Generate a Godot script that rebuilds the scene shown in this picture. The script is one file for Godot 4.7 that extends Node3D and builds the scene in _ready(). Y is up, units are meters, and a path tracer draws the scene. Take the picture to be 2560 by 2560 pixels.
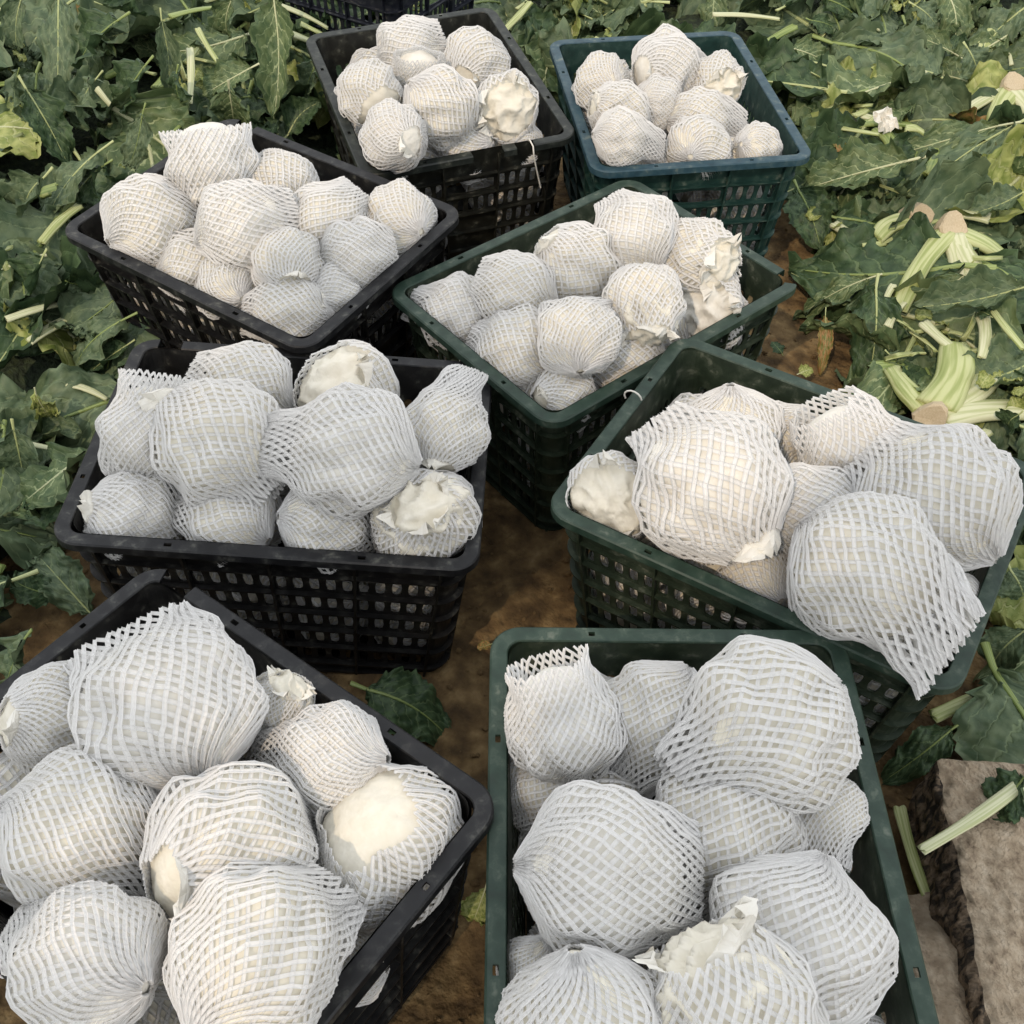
extends Node3D
# Crates of net-wrapped cauliflowers on a field edge, among heaps of trimmed leaves.

const LEN := 0.56      # crate rim, long side
const WID := 0.431     # crate rim, short side
const HIGH := 0.31
var used := {}
var M := {}
var crate_at := {}
var rng := RandomNumberGenerator.new()
var noise := FastNoiseLite.new()
var net_left := 0


func _ready():
	var cam := Camera3D.new()
	cam.name = "camera"
	cam.fov = 50.99
	cam.near = 0.05
	cam.far = 200.0
	cam.transform = Transform3D(Basis(Vector3(0.99988753, 0.00990775, -0.0112588), Vector3(-0.01499747, 0.66055361, -0.75062908), Vector3(0, 0.75071351, 0.6606279)), Vector3(0, 1.3874, 0))
	add_child(cam)
	cam.current = true
	var env := Environment.new()
	env.background_mode = Environment.BG_SKY
	var sm := ProceduralSkyMaterial.new()
	sm.sky_top_color = Color(0.83, 0.84, 0.855)
	sm.sky_horizon_color = Color(0.93, 0.92, 0.89)
	sm.sky_curve = 0.2
	sm.ground_horizon_color = Color(0.5, 0.48, 0.42)
	sm.ground_bottom_color = Color(0.3, 0.28, 0.22)
	sm.sky_energy_multiplier = 1.65
	env.sky = Sky.new()
	env.sky.sky_material = sm
	env.tonemap_mode = Environment.TONE_MAPPER_LINEAR
	env.tonemap_exposure = 0.54
	env.sdfgi_enabled = true
	env.ssao_enabled = true
	env.ssil_enabled = true
	var we := WorldEnvironment.new()
	we.name = "world_environment"
	we.environment = env
	add_child(we)
	var sun := DirectionalLight3D.new()
	sun.name = "sun"
	sun.light_energy = 0.8
	sun.light_color = Color(1.0, 0.90, 0.78)
	sun.light_angular_distance = 0.6
	sun.shadow_enabled = true
	add_child(sun)
	sun.look_at_from_position(Vector3.ZERO, Vector3(0.3144, -0.7288, -0.6083), Vector3.UP)

	rng.seed = 7
	noise.seed = 11
	noise.noise_type = FastNoiseLite.TYPE_SIMPLEX_SMOOTH
	noise.frequency = 1.0
	noise.fractal_type = FastNoiseLite.FRACTAL_NONE
	make_materials()
	make_ground()
	make_crates()
	make_block()
	make_heads()
	make_leaves()
	make_small_things()
	make_tree()


# ---------------------------------------------------------------- helpers

func numbered(called: String) -> String:
	var k: int = used.get(called, 0)
	used[called] = k + 1
	return called if k == 0 else "%s_%03d" % [called, k]


func tag(o: Node, label := "", category := "", group := "", kind := ""):
	if label: o.set_meta("label", label)
	if category: o.set_meta("category", category)
	if group: o.set_meta("group", group)
	if kind: o.set_meta("kind", kind)
	return o


func thing(called: String, label: String, category: String, at := Transform3D(), group := "") -> Node3D:
	var o := Node3D.new()
	o.name = numbered(called)
	o.transform = at
	add_child(o)
	tag(o, label, category, group)
	return o


func part(called: String, mesh: Mesh, mat: Material, parent: Node, at := Transform3D()) -> MeshInstance3D:
	var o := MeshInstance3D.new()
	o.name = numbered(called) if parent == self else called
	o.mesh = mesh
	o.material_override = mat
	o.transform = at
	parent.add_child(o, true)
	return o


func arrays(v: PackedVector3Array, n: PackedVector3Array, ix: PackedInt32Array, uv := PackedVector2Array(), col := PackedColorArray()) -> ArrayMesh:
	var a := []
	a.resize(Mesh.ARRAY_MAX)
	a[Mesh.ARRAY_VERTEX] = v
	if n.size(): a[Mesh.ARRAY_NORMAL] = n
	if uv.size(): a[Mesh.ARRAY_TEX_UV] = uv
	if col.size(): a[Mesh.ARRAY_COLOR] = col
	a[Mesh.ARRAY_INDEX] = ix
	var m := ArrayMesh.new()
	m.add_surface_from_arrays(Mesh.PRIMITIVE_TRIANGLES, a)
	return m


# a grid of points with smooth normals; rows x cols, optionally closed across the columns
func grid_mesh(p: PackedVector3Array, rows: int, cols: int, closed := false, uv := PackedVector2Array()) -> ArrayMesh:
	var n := PackedVector3Array()
	n.resize(p.size())
	for j in rows:
		for i in cols:
			var il := (i - 1 + cols) % cols if closed else maxi(i - 1, 0)
			var ir := (i + 1) % cols if closed else mini(i + 1, cols - 1)
			var du := p[j * cols + ir] - p[j * cols + il]
			var dv := p[mini(j + 1, rows - 1) * cols + i] - p[maxi(j - 1, 0) * cols + i]
			n[j * cols + i] = dv.cross(du).normalized()
	var ix := PackedInt32Array()
	for j in rows - 1:
		for i in (cols if closed else cols - 1):
			var a := j * cols + i
			var b := j * cols + (i + 1) % cols
			ix.append_array([a, b, b + cols, a, b + cols, a + cols])
	return arrays(p, n, ix, uv)


# the same without shared normals: creased paper, rough stone
func facet_mesh(p: PackedVector3Array, rows: int, cols: int, closed := false) -> ArrayMesh:
	var st := SurfaceTool.new()
	st.begin(Mesh.PRIMITIVE_TRIANGLES)
	st.set_smooth_group(-1)
	for j in rows - 1:
		for i in (cols if closed else cols - 1):
			var a := p[j * cols + i]
			var b := p[j * cols + (i + 1) % cols]
			var c := p[(j + 1) * cols + (i + 1) % cols]
			var d := p[(j + 1) * cols + i]
			if (i + j) % 2:
				for q in [a, b, c, a, c, d]: st.add_vertex(q)
			else:
				for q in [a, b, d, b, c, d]: st.add_vertex(q)
	st.generate_normals()
	return st.commit()


func quad(st: SurfaceTool, a: Vector3, b: Vector3, c: Vector3, d: Vector3):
	st.add_vertex(a); st.add_vertex(b); st.add_vertex(c)
	st.add_vertex(a); st.add_vertex(c); st.add_vertex(d)


func flat_tool() -> SurfaceTool:
	var st := SurfaceTool.new()
	st.begin(Mesh.PRIMITIVE_TRIANGLES)
	st.set_smooth_group(-1)
	return st


func done(st: SurfaceTool) -> ArrayMesh:
	st.generate_normals()
	return st.commit()


# a tube along points, elliptical, radius per point
func tube(pts: PackedVector3Array, rad: PackedFloat32Array, flat: float, up: Vector3, sides := 8) -> ArrayMesh:
	var p := PackedVector3Array()
	var uv := PackedVector2Array()
	var cnt := pts.size()
	for j in cnt + 2:
		var k := clampi(j - 1, 0, cnt - 1)
		var t := (pts[mini(k + 1, cnt - 1)] - pts[maxi(k - 1, 0)]).normalized()
		var b := t.cross(up).normalized()
		var n := b.cross(t).normalized()
		for i in sides:
			var a := TAU * i / sides
			var r := rad[k] if j > 0 and j <= cnt else 0.0005
			p.append(pts[k] + b * cos(a) * r + n * sin(a) * r * flat)
			uv.append(Vector2(float(i) / sides, float(k) / cnt))
	return grid_mesh(p, cnt + 2, sides, true, uv)


func lin(r: float, g: float, b: float) -> Color:
	return Color(r, g, b).linear_to_srgb()


# ---------------------------------------------------------------- materials

func noise_tex(freq: float, ramp: Array, seed_ := 1, octaves := 4, size := 256, type := FastNoiseLite.TYPE_SIMPLEX_SMOOTH) -> NoiseTexture2D:
	var n := FastNoiseLite.new()
	n.seed = seed_
	n.noise_type = type
	n.frequency = freq
	n.fractal_octaves = octaves
	var t := NoiseTexture2D.new()
	t.width = size
	t.height = size
	t.seamless = true
	t.noise = n
	if ramp.size():
		var g := Gradient.new()
		var off := PackedFloat32Array()
		var cs := PackedColorArray()
		for r in ramp:
			off.append(r[0])
			cs.append(r[1])
		g.offsets = off
		g.colors = cs
		t.color_ramp = g
	return t


func normal_tex(freq: float, strength: float, seed_ := 1, octaves := 4, size := 256, type := FastNoiseLite.TYPE_SIMPLEX_SMOOTH) -> NoiseTexture2D:
	var t := noise_tex(freq, [], seed_, octaves, size, type)
	t.as_normal_map = true
	t.bump_strength = strength
	return t


func tri_mat(tex: Texture2D, scale: float, rough: float, normal: Texture2D = null, ns := 0.6) -> StandardMaterial3D:
	var m := StandardMaterial3D.new()
	m.albedo_texture = tex
	m.uv1_triplanar = true
	m.uv1_scale = Vector3.ONE * scale
	m.roughness = rough
	if normal:
		m.normal_enabled = true
		m.normal_texture = normal
		m.normal_scale = ns
	return m


func plastic(c: Color, dust: Color, k: int) -> StandardMaterial3D:
	var t := noise_tex(0.02, [[0.0, c.darkened(0.18)], [0.42, c], [0.58, c.lerp(dust, 0.07)], [0.66, c.lerp(dust, 0.20)], [0.72, c.lerp(dust, 0.10)], [0.84, c.lerp(dust, 0.42)], [1.0, c.lerp(dust, 0.7)]], k, 7, 512)
	var m := tri_mat(t, 3.0, 0.48, normal_tex(0.05, 2.0, k + 3, 4), 0.22)
	m.metallic_specular = 0.45
	return m


func make_materials():
	var dust := Color(0.55, 0.55, 0.5)
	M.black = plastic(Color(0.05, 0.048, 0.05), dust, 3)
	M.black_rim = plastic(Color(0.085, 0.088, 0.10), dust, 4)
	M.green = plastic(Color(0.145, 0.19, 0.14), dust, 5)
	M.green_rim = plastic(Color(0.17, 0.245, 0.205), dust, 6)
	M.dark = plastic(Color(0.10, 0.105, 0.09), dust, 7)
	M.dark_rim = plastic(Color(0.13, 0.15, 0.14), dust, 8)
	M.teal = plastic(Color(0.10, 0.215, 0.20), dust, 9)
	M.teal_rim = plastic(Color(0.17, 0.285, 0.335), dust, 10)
	M.navy = plastic(Color(0.12, 0.135, 0.18), dust, 12)
	# white foam net: soft, faintly shiny
	var f := StandardMaterial3D.new()
	f.albedo_color = lin(0.855, 0.85, 0.84)
	f.roughness = 0.36
	f.metallic_specular = 0.5
	f.backlight_enabled = true
	f.backlight = Color(0.72, 0.72, 0.72)
	M.foam = f
	M.paper = tri_mat(noise_tex(0.03, [[0.0, lin(0.76, 0.72, 0.60)], [1.0, lin(0.84, 0.80, 0.70)]], 21, 3), 9.0, 0.75, normal_tex(0.03, 6.0, 22, 3), 0.5)
	M.paper_white = tri_mat(noise_tex(0.03, [[0.0, lin(0.78, 0.75, 0.67)], [1.0, lin(0.84, 0.82, 0.76)]], 23, 3), 9.0, 0.7, normal_tex(0.03, 6.0, 24, 3), 0.5)
	M.soil = tri_mat(noise_tex(0.012, [[0.0, lin(0.05, 0.031, 0.014)], [0.4, lin(0.13, 0.082, 0.035)], [0.62, lin(0.20, 0.13, 0.056)], [0.8, lin(0.27, 0.185, 0.085)], [1.0, lin(0.36, 0.26, 0.135)]], 31, 7, 1024), 1.4, 0.95, normal_tex(0.03, 9.0, 32, 6, 1024), 0.9)
	M.stone = tri_mat(noise_tex(0.02, [[0.0, lin(0.17, 0.125, 0.085)], [0.35, lin(0.33, 0.26, 0.18)], [0.6, lin(0.42, 0.34, 0.245)], [1.0, lin(0.54, 0.46, 0.35)]], 41, 6, 512), 4.0, 0.95, normal_tex(0.06, 9.0, 42, 5, 512), 1.0)
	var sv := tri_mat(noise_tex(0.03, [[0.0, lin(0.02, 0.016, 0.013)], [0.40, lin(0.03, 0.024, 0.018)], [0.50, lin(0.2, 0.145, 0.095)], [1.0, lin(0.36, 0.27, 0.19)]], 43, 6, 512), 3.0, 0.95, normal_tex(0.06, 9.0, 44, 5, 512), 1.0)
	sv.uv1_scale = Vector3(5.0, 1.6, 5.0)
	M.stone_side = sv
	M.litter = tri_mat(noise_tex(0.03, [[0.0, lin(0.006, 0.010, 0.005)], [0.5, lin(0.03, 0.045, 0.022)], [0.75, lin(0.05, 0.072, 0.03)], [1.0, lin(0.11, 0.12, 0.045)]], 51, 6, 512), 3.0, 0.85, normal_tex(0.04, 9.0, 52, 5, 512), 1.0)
	M.bark = tri_mat(noise_tex(0.03, [[0.0, lin(0.05, 0.036, 0.025)], [1.0, lin(0.2, 0.15, 0.11)]], 61, 5), 3.0, 0.95, normal_tex(0.05, 9.0, 62), 1.0)
	var tl := StandardMaterial3D.new()
	tl.albedo_color = lin(0.05, 0.085, 0.03)
	tl.roughness = 0.6
	M.tree_leaf = tl
	M.cut = tri_mat(noise_tex(0.05, [[0.0, lin(0.46, 0.36, 0.22)], [1.0, lin(0.66, 0.56, 0.40)]], 63, 4), 20.0, 0.8)
	# pale ribbed stalks: streaks along the length
	for s in [["stalk", lin(0.26, 0.32, 0.09), lin(0.52, 0.56, 0.27)], ["stalk_green", lin(0.13, 0.20, 0.045), lin(0.30, 0.37, 0.12)], ["stalk_pale", lin(0.40, 0.44, 0.2), lin(0.64, 0.65, 0.42)]]:
		var m := StandardMaterial3D.new()
		m.albedo_texture = noise_tex(0.02, [[0.0, s[1]], [0.35, s[1].lerp(s[2], 0.4)], [0.6, s[2]], [1.0, s[2].lightened(0.1)]], 71, 4, 256)
		m.uv1_scale = Vector3(2.0, 0.16, 1.0)
		m.roughness = 0.45
		m.normal_enabled = true
		m.normal_texture = normal_tex(0.03, 5.0, 72, 3)
		m.normal_scale = 0.5
		M[s[0]] = m
	leaf_materials()


# veins and mottling of a cauliflower leaf, computed once and coloured five ways
func leaf_materials():
	var S := 320
	var vein := PackedFloat32Array()
	var mott := PackedFloat32Array()
	vein.resize(S * S)
	mott.resize(S * S)
	var cell := FastNoiseLite.new()
	cell.noise_type = FastNoiseLite.TYPE_CELLULAR
	cell.cellular_return_type = FastNoiseLite.RETURN_DISTANCE2_SUB
	cell.frequency = 0.045
	cell.seed = 5
	var big := FastNoiseLite.new()
	big.frequency = 0.02
	big.fractal_octaves = 4
	big.seed = 9
	for y in S:
		var v := float(y) / S
		for x in S:
			var u := float(x) / S * 2.0 - 1.0
			var t := absf(u)
			var wob := big.get_noise_2d(x, y)
			var mw := 0.045 * (1.0 - v) + 0.010
			var m := 1.0 - smoothstep(mw * 0.6, mw * 1.3, t)
			var q := v - 0.34 * pow(t, 1.25) + (0.05 if u > 0 else 0.0) + wob * 0.05
			var sp := 0.135
			var fr := q / sp - floorf(q / sp)
			var d := minf(fr, 1.0 - fr) * sp
			var lw := 0.011 * (1.0 - t * 0.8) + 0.0015
			var m2 := (1.0 - smoothstep(lw * 0.45, lw * 1.25, d)) * (1.0 - 0.55 * t)
			if q < -0.05: m2 *= 0.3
			var c := cell.get_noise_2d(x + wob * 14.0, y * 1.3)
			var m3 := (1.0 - smoothstep(-1.0, -0.86, c)) * 0.42
			vein[y * S + x] = maxf(m, maxf(m2 * 0.85, m3))
			mott[y * S + x] = clampf(0.5 + wob * 0.9, 0.0, 1.0)
	var bump := PackedByteArray()
	bump.resize(S * S * 4)
	for i in S * S:
		var h := clampi(int(150.0 + mott[i] * 50.0 - vein[i] * 120.0), 0, 255)
		bump[i * 4] = h; bump[i * 4 + 1] = h; bump[i * 4 + 2] = h; bump[i * 4 + 3] = 255
	var bim := Image.create_from_data(S, S, false, Image.FORMAT_RGBA8, bump)
	bim.bump_map_to_normal_map(5.0)
	var ntex := ImageTexture.create_from_image(bim)
	# linear colours: dark blade, light blade, vein, vein strength
	var looks := [
		[Color(0.030, 0.060, 0.026), Color(0.080, 0.130, 0.058), Color(0.24, 0.32, 0.15), 0.45],
		[Color(0.075, 0.118, 0.062), Color(0.145, 0.195, 0.104), Color(0.33, 0.41, 0.22), 0.5],
		[Color(0.075, 0.122, 0.052), Color(0.160, 0.212, 0.094), Color(0.50, 0.57, 0.31), 0.75],
		[Color(0.19, 0.24, 0.055), Color(0.42, 0.45, 0.16), Color(0.55, 0.56, 0.30), 0.6],
		[Color(0.14, 0.17, 0.04), Color(0.38, 0.20, 0.08), Color(0.45, 0.33, 0.18), 0.4]]
	for k in looks.size():
		var L: Array = looks[k]
		var data := PackedByteArray()
		data.resize(S * S * 4)
		for i in S * S:
			var mo := mott[i]
			var c: Color = L[0].lerp(L[1], mo * mo * (3.0 - 2.0 * mo))
			c = c.lerp(L[2], vein[i] * L[3])
			c = c.linear_to_srgb()
			data[i * 4] = int(c.r * 255); data[i * 4 + 1] = int(c.g * 255); data[i * 4 + 2] = int(c.b * 255); data[i * 4 + 3] = 255
		var m := StandardMaterial3D.new()
		m.albedo_texture = ImageTexture.create_from_image(Image.create_from_data(S, S, false, Image.FORMAT_RGBA8, data))
		m.normal_enabled = true
		m.normal_texture = ntex
		m.normal_scale = 0.8
		m.roughness = 0.5
		m.metallic_specular = 0.4
		M["leaf%d" % k] = m


# ---------------------------------------------------------------- ground

func heap(x: float, z: float) -> float:
	var sh := clampf((-z - 1.5) * 0.35, 0.0, 0.4)
	var l := smoothstep(0.0, 0.45, -x - 0.62 + sh) * (0.07 + 0.10 * smoothstep(1.2, 2.4, -z))
	var b := smoothstep(2.45, 2.9, -z) * 0.09
	var r := smoothstep(0.62, 0.95, x - 0.12 * (z + 1.2)) * 0.05
	return maxf(l, maxf(b, r))


func spread(t: float, half: float, far: float) -> float:
	var a := absf(t)
	return signf(t) * (a * half if a < 1.0 else half + pow(a - 1.0, 3.0) * far)


func make_ground():
	var nx := 330
	var p := PackedVector3Array()
	for j in nx:
		for i in nx:
			var x := spread((i / (nx - 1.0) - 0.5) * 3.0, 2.4, 900.0)
			var z := spread((j / (nx - 1.0) - 0.5) * 3.0, 2.6, 900.0) - 1.6
			var y := noise.get_noise_2d(x * 2.2, z * 2.2) * 0.008 + noise.get_noise_2d(x * 9.0, z * 9.0) * 0.004 + noise.get_noise_2d(x * 24.0, z * 24.0) * 0.0035 + noise.get_noise_2d(x * 55.0, z * 55.0) * 0.002 - 0.016
			p.append(Vector3(x, y, z))
	tag(part("soil_ground", grid_mesh(p, nx, nx), M.soil, self), "bare brown trodden soil under and between the crates", "ground", "", "structure")
	# the packed bed of leaf waste below the leaves one can tell apart
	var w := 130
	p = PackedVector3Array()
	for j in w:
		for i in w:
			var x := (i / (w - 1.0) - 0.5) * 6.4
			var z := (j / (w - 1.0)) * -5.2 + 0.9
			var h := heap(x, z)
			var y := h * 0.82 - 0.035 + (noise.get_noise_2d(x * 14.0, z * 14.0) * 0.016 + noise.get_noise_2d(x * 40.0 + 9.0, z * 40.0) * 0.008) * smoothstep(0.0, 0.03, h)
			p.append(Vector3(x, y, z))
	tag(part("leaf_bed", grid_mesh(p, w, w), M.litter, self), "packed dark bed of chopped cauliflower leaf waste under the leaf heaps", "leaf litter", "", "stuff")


# ---------------------------------------------------------------- crates

# one cell of a slotted panel: rectangle with a rounded hole, both faces and the hole's sides
func hole_cell(st: SurfaceTool, rect: Rect2, hole: Rect2, rad: float, to: Callable, thick: float):
	var q := PackedVector2Array()
	for k in 16:
		var s := k / 4
		var f := (k % 4) / 2.0 - 1.0
		match s:
			0: q.append(Vector2(f, -1))
			1: q.append(Vector2(1, f))
			2: q.append(Vector2(-f, 1))
			3: q.append(Vector2(-1, -f))
	var o: Array[Vector3] = []
	var h: Array[Vector3] = []
	var ob: Array[Vector3] = []
	var hb: Array[Vector3] = []
	var core := hole.size * 0.5 - Vector2(rad, rad)
	for a in q:
		var c := rect.get_center() + a * rect.size * 0.5
		var d := hole.get_center() + a * core + a.normalized() * rad
		o.append(to.call(c.x, c.y, 0.0)); h.append(to.call(d.x, d.y, 0.0))
		ob.append(to.call(c.x, c.y, thick)); hb.append(to.call(d.x, d.y, thick))
	for k in 16:
		var m := (k + 1) % 16
		quad(st, o[k], o[m], h[m], h[k])
		quad(st, ob[m], ob[k], hb[k], hb[m])
		quad(st, h[k], h[m], hb[m], hb[k])


func plate(st: SurfaceTool, rect: Rect2, to: Callable, thick: float):
	var a := rect.position
	var b := rect.end
	quad(st, to.call(a.x, a.y, 0.0), to.call(b.x, a.y, 0.0), to.call(b.x, b.y, 0.0), to.call(a.x, b.y, 0.0))
	quad(st, to.call(b.x, a.y, thick), to.call(a.x, a.y, thick), to.call(a.x, b.y, thick), to.call(b.x, b.y, thick))


func box(st: SurfaceTool, a: Vector3, ex: Vector3, ey: Vector3, ez: Vector3):
	quad(st, a, a + ex, a + ex + ey, a + ey)
	quad(st, a + ez, a + ey + ez, a + ex + ey + ez, a + ex + ez)
	quad(st, a, a + ez, a + ex + ez, a + ex)
	quad(st, a + ey, a + ex + ey, a + ex + ey + ez, a + ey + ez)
	quad(st, a, a + ey, a + ey + ez, a + ez)
	quad(st, a + ex, a + ex + ez, a + ex + ey + ez, a + ex + ey)


func wall_inset(y: float) -> float:
	return lerpf(0.046, 0.019, y / HIGH)


const WR := 0.028     # radius of the wall's corners

# point on the wall of one side: along it, height, depth inwards
func wall_point(side: int, s: float, y: float, d: float) -> Vector3:
	var ins := wall_inset(y)
	var l := LEN * 0.5 - ins
	var w := WID * 0.5 - ins
	match side:
		0: return Vector3(s * (l - WR), y, w - d)
		1: return Vector3(l - d, y, -s * (w - WR))
		2: return Vector3(-s * (l - WR), y, -w + d)
	return Vector3(-l + d, y, s * (w - WR))


func panel_mesh(side: int) -> ArrayMesh:
	var st := flat_tool()
	var to := func(s: float, y: float, d: float): return wall_point(side, s, y, d)
	var long := side % 2 == 0
	var cols := 20 if long else 15
	var rows := 5
	var top := HIGH - 0.058
	var low := 0.026
	var rh := (top - low) / rows
	var th := 0.003
	plate(st, Rect2(-1, top, 2, HIGH - 0.002 - top), to, th)
	plate(st, Rect2(-1, 0.0, 2, low), to, th)
	var cw := 2.0 / cols
	var half := (LEN * 0.5 - 0.03 - WR) if long else (WID * 0.5 - 0.03 - WR)
	for r in rows:
		for c in cols:
			var rect := Rect2(-1 + c * cw, top - (r + 1) * rh, cw, rh)
			var mid := not long and c >= 5 and c < 10
			if mid and r == 0:
				if c == 5:
					rect.size.x *= 5
					hole_cell(st, rect, Rect2(rect.position.x + cw * 0.25, rect.position.y + rh * 0.16, cw * 4.5, rh * 0.64), rh * 0.3, to, th)
				continue
			if mid and r >= 2:
				if c == 5:
					rect.size.x *= 5
					plate(st, rect, to, th)
				continue
			# hole radius is in metres down, panel units along: use the flatter of both
			var hx := cw * 0.62
			var hole := Rect2(rect.position.x + cw * 0.19, rect.position.y + rh * 0.15, hx, rh * 0.70)
			st_hole(st, rect, hole, half, to, th)
	return done(st)


# like hole_cell with the rounding measured in metres on both axes
func st_hole(st: SurfaceTool, rect: Rect2, hole: Rect2, half: float, to: Callable, th: float):
	var k := half
	var r2 := Rect2(rect.position * Vector2(k, 1), rect.size * Vector2(k, 1))
	var h2 := Rect2(hole.position * Vector2(k, 1), hole.size * Vector2(k, 1))
	hole_cell(st, r2, h2, minf(h2.size.x, h2.size.y) * 0.42, func(s: float, y: float, d: float): return to.call(s / k, y, d), th)


func corner_mesh(sx: float, sz: float) -> ArrayMesh:
	var st := flat_tool()
	for d in [0.0, 0.003]:
		for k in 6:
			var ring := []
			for a in [k, k + 1]:
				for y in [0.0, HIGH - 0.002]:
					var ins := wall_inset(y)
					var ang: float = a / 6.0 * PI / 2
					ring.append(Vector3(sx * (LEN * 0.5 - ins - WR + cos(ang) * (WR - d)), y, sz * (WID * 0.5 - ins - WR + sin(ang) * (WR - d))))
			quad(st, ring[0], ring[1], ring[3], ring[2])
	return done(st)


# rounded-rectangle loop: positions with their outward direction
func loop_points(hl: float, hw: float, r: float, y: float, arc := 6, along := []) -> Array:
	var out := []
	var cs := [[hl - r, hw - r, 0.0], [-hl + r, hw - r, PI / 2], [-hl + r, -hw + r, PI], [hl - r, -hw + r, PI * 1.5]]
	for c in cs.size():
		for k in arc + 1:
			var a: float = cs[c][2] + k * PI / 2 / arc
			out.append([Vector3(cs[c][0] + cos(a) * r, y, cs[c][1] + sin(a) * r), Vector3(cos(a), 0, sin(a))])
		var nx: Array = cs[(c + 1) % 4]
		var a1: float = cs[c][2] + PI / 2
		var dir := Vector3(cos(a1), 0, sin(a1))
		var p0: Vector3 = out[-1][0]
		var p1 := Vector3(nx[0], y, nx[1]) + dir * r
		for f in along:
			out.append([p0.lerp(p1, f), dir])
	return out


func sweep(st: SurfaceTool, lp: Array, prof: Array):
	for k in lp.size():
		var a: Array = lp[k]
		var b: Array = lp[(k + 1) % lp.size()]
		for i in prof.size():
			var p: Vector2 = prof[i]
			var q: Vector2 = prof[(i + 1) % prof.size()]
			quad(st, a[0] + a[1] * p.x + Vector3.UP * p.y, b[0] + b[1] * p.x + Vector3.UP * p.y, b[0] + b[1] * q.x + Vector3.UP * q.y, a[0] + a[1] * q.x + Vector3.UP * q.y)


func rim_mesh(gaps: Array) -> ArrayMesh:
	var st := flat_tool()
	var f := []
	for k in 26: f.append((k + 1) / 27.0)
	# hole places: two per side, each a stretch of its own
	var al := []
	for k in range(1, 40):
		var x := k / 40.0
		al.append(x)
	for hx in [0.24, 0.76]:
		al.append(hx - 0.0135); al.append(hx + 0.0135)
	al.sort()
	var keep := []
	for x in al:
		var ok := true
		for hx in [0.24, 0.76]:
			if absf(x - hx) < 0.0134: ok = false
		if ok and (keep.is_empty() or x - keep[-1] > 0.002): keep.append(x)
	var lp := loop_points(LEN * 0.5, WID * 0.5, 0.038, HIGH, 8, keep)
	var gone := func(p: Vector3):
		for g in gaps:
			if Vector2(p.x - g[0], p.z - g[1]).length() < g[2]: return true
		return false
	for k in lp.size():
		var a: Array = lp[k]
		var b: Array = lp[(k + 1) % lp.size()]
		var mid: Vector3 = (a[0] + b[0]) * 0.5
		if gone.call(mid):
			continue      # torn lip: only the wall's upper edge is left
		var prof := [Vector2(-0.0212, -0.016), Vector2(-0.0212, -0.0022), Vector2(-0.0198, -0.0004), Vector2(-0.0022, 0.0), Vector2(0.0, -0.002), Vector2(0.0004, -0.0135), Vector2(-0.0022, -0.0135), Vector2(-0.0026, -0.0036), Vector2(-0.0175, -0.0042), Vector2(-0.018, -0.016)]
		var straight: bool = absf(a[1].dot(b[1]) - 1.0) < 0.0001
		var is_hole := false
		if straight:
			var side_len: float = (LEN if absf(a[1].z) > 0.5 else WID) - 0.076
			var s: float = (mid.x if absf(a[1].z) > 0.5 else mid.z) / side_len + 0.5
			is_hole = (absf(s - 0.24) < 0.004 or absf(s - 0.76) < 0.004)
		for i in prof.size():
			var p: Vector2 = prof[i]
			var q: Vector2 = prof[(i + 1) % prof.size()]
			if is_hole and i == 2:
				var to := func(x: float, w: float, d: float): return a[0].lerp(b[0], x) + a[1] * w + Vector3.UP * (lerpf(p.y, q.y, (w - p.x) / (q.x - p.x)) - d)
				hole_cell(st, Rect2(0, p.x, 1, q.x - p.x), Rect2(0.12, -0.0135, 0.76, 0.0062), 0.001, to, 0.004)
				continue
			if is_hole and i == 7: continue
			quad(st, a[0] + a[1] * p.x + Vector3.UP * p.y, b[0] + b[1] * p.x + Vector3.UP * p.y, b[0] + b[1] * q.x + Vector3.UP * q.y, a[0] + a[1] * q.x + Vector3.UP * q.y)
	return done(st)


func rib_mesh(y: float, out_: float, th: float) -> ArrayMesh:
	var st := flat_tool()
	var ins := wall_inset(y)
	var lp := loop_points(LEN * 0.5 - ins, WID * 0.5 - ins, WR, y, 6, [])
	sweep(st, lp, [Vector2(-0.001, -th * 0.5), Vector2(-0.001, th * 0.5), Vector2(out_, th * 0.35), Vector2(out_, -th * 0.35)])
	return done(st)


func upright_mesh(side: int, s: float, wide: float) -> ArrayMesh:
	var st := flat_tool()
	var o := 0.0085
	var top := HIGH - 0.014
	var prev := []
	for k in 3:
		var y := top * k / 2.0 + 0.001
		var p := wall_point(side, s, y, 0.001)
		var q := wall_point(side, s, y, -o)
		var t := (wall_point(side, s + 0.01, y, 0.0) - wall_point(side, s, y, 0.0)).normalized() * wide * 0.5
		var ring := [p - t, q - t, q + t, p + t]
		if prev.size():
			for i in 3: quad(st, prev[i], prev[i + 1], ring[i + 1], ring[i])
		prev = ring
	return done(st)


var crate_parts := {}

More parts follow.
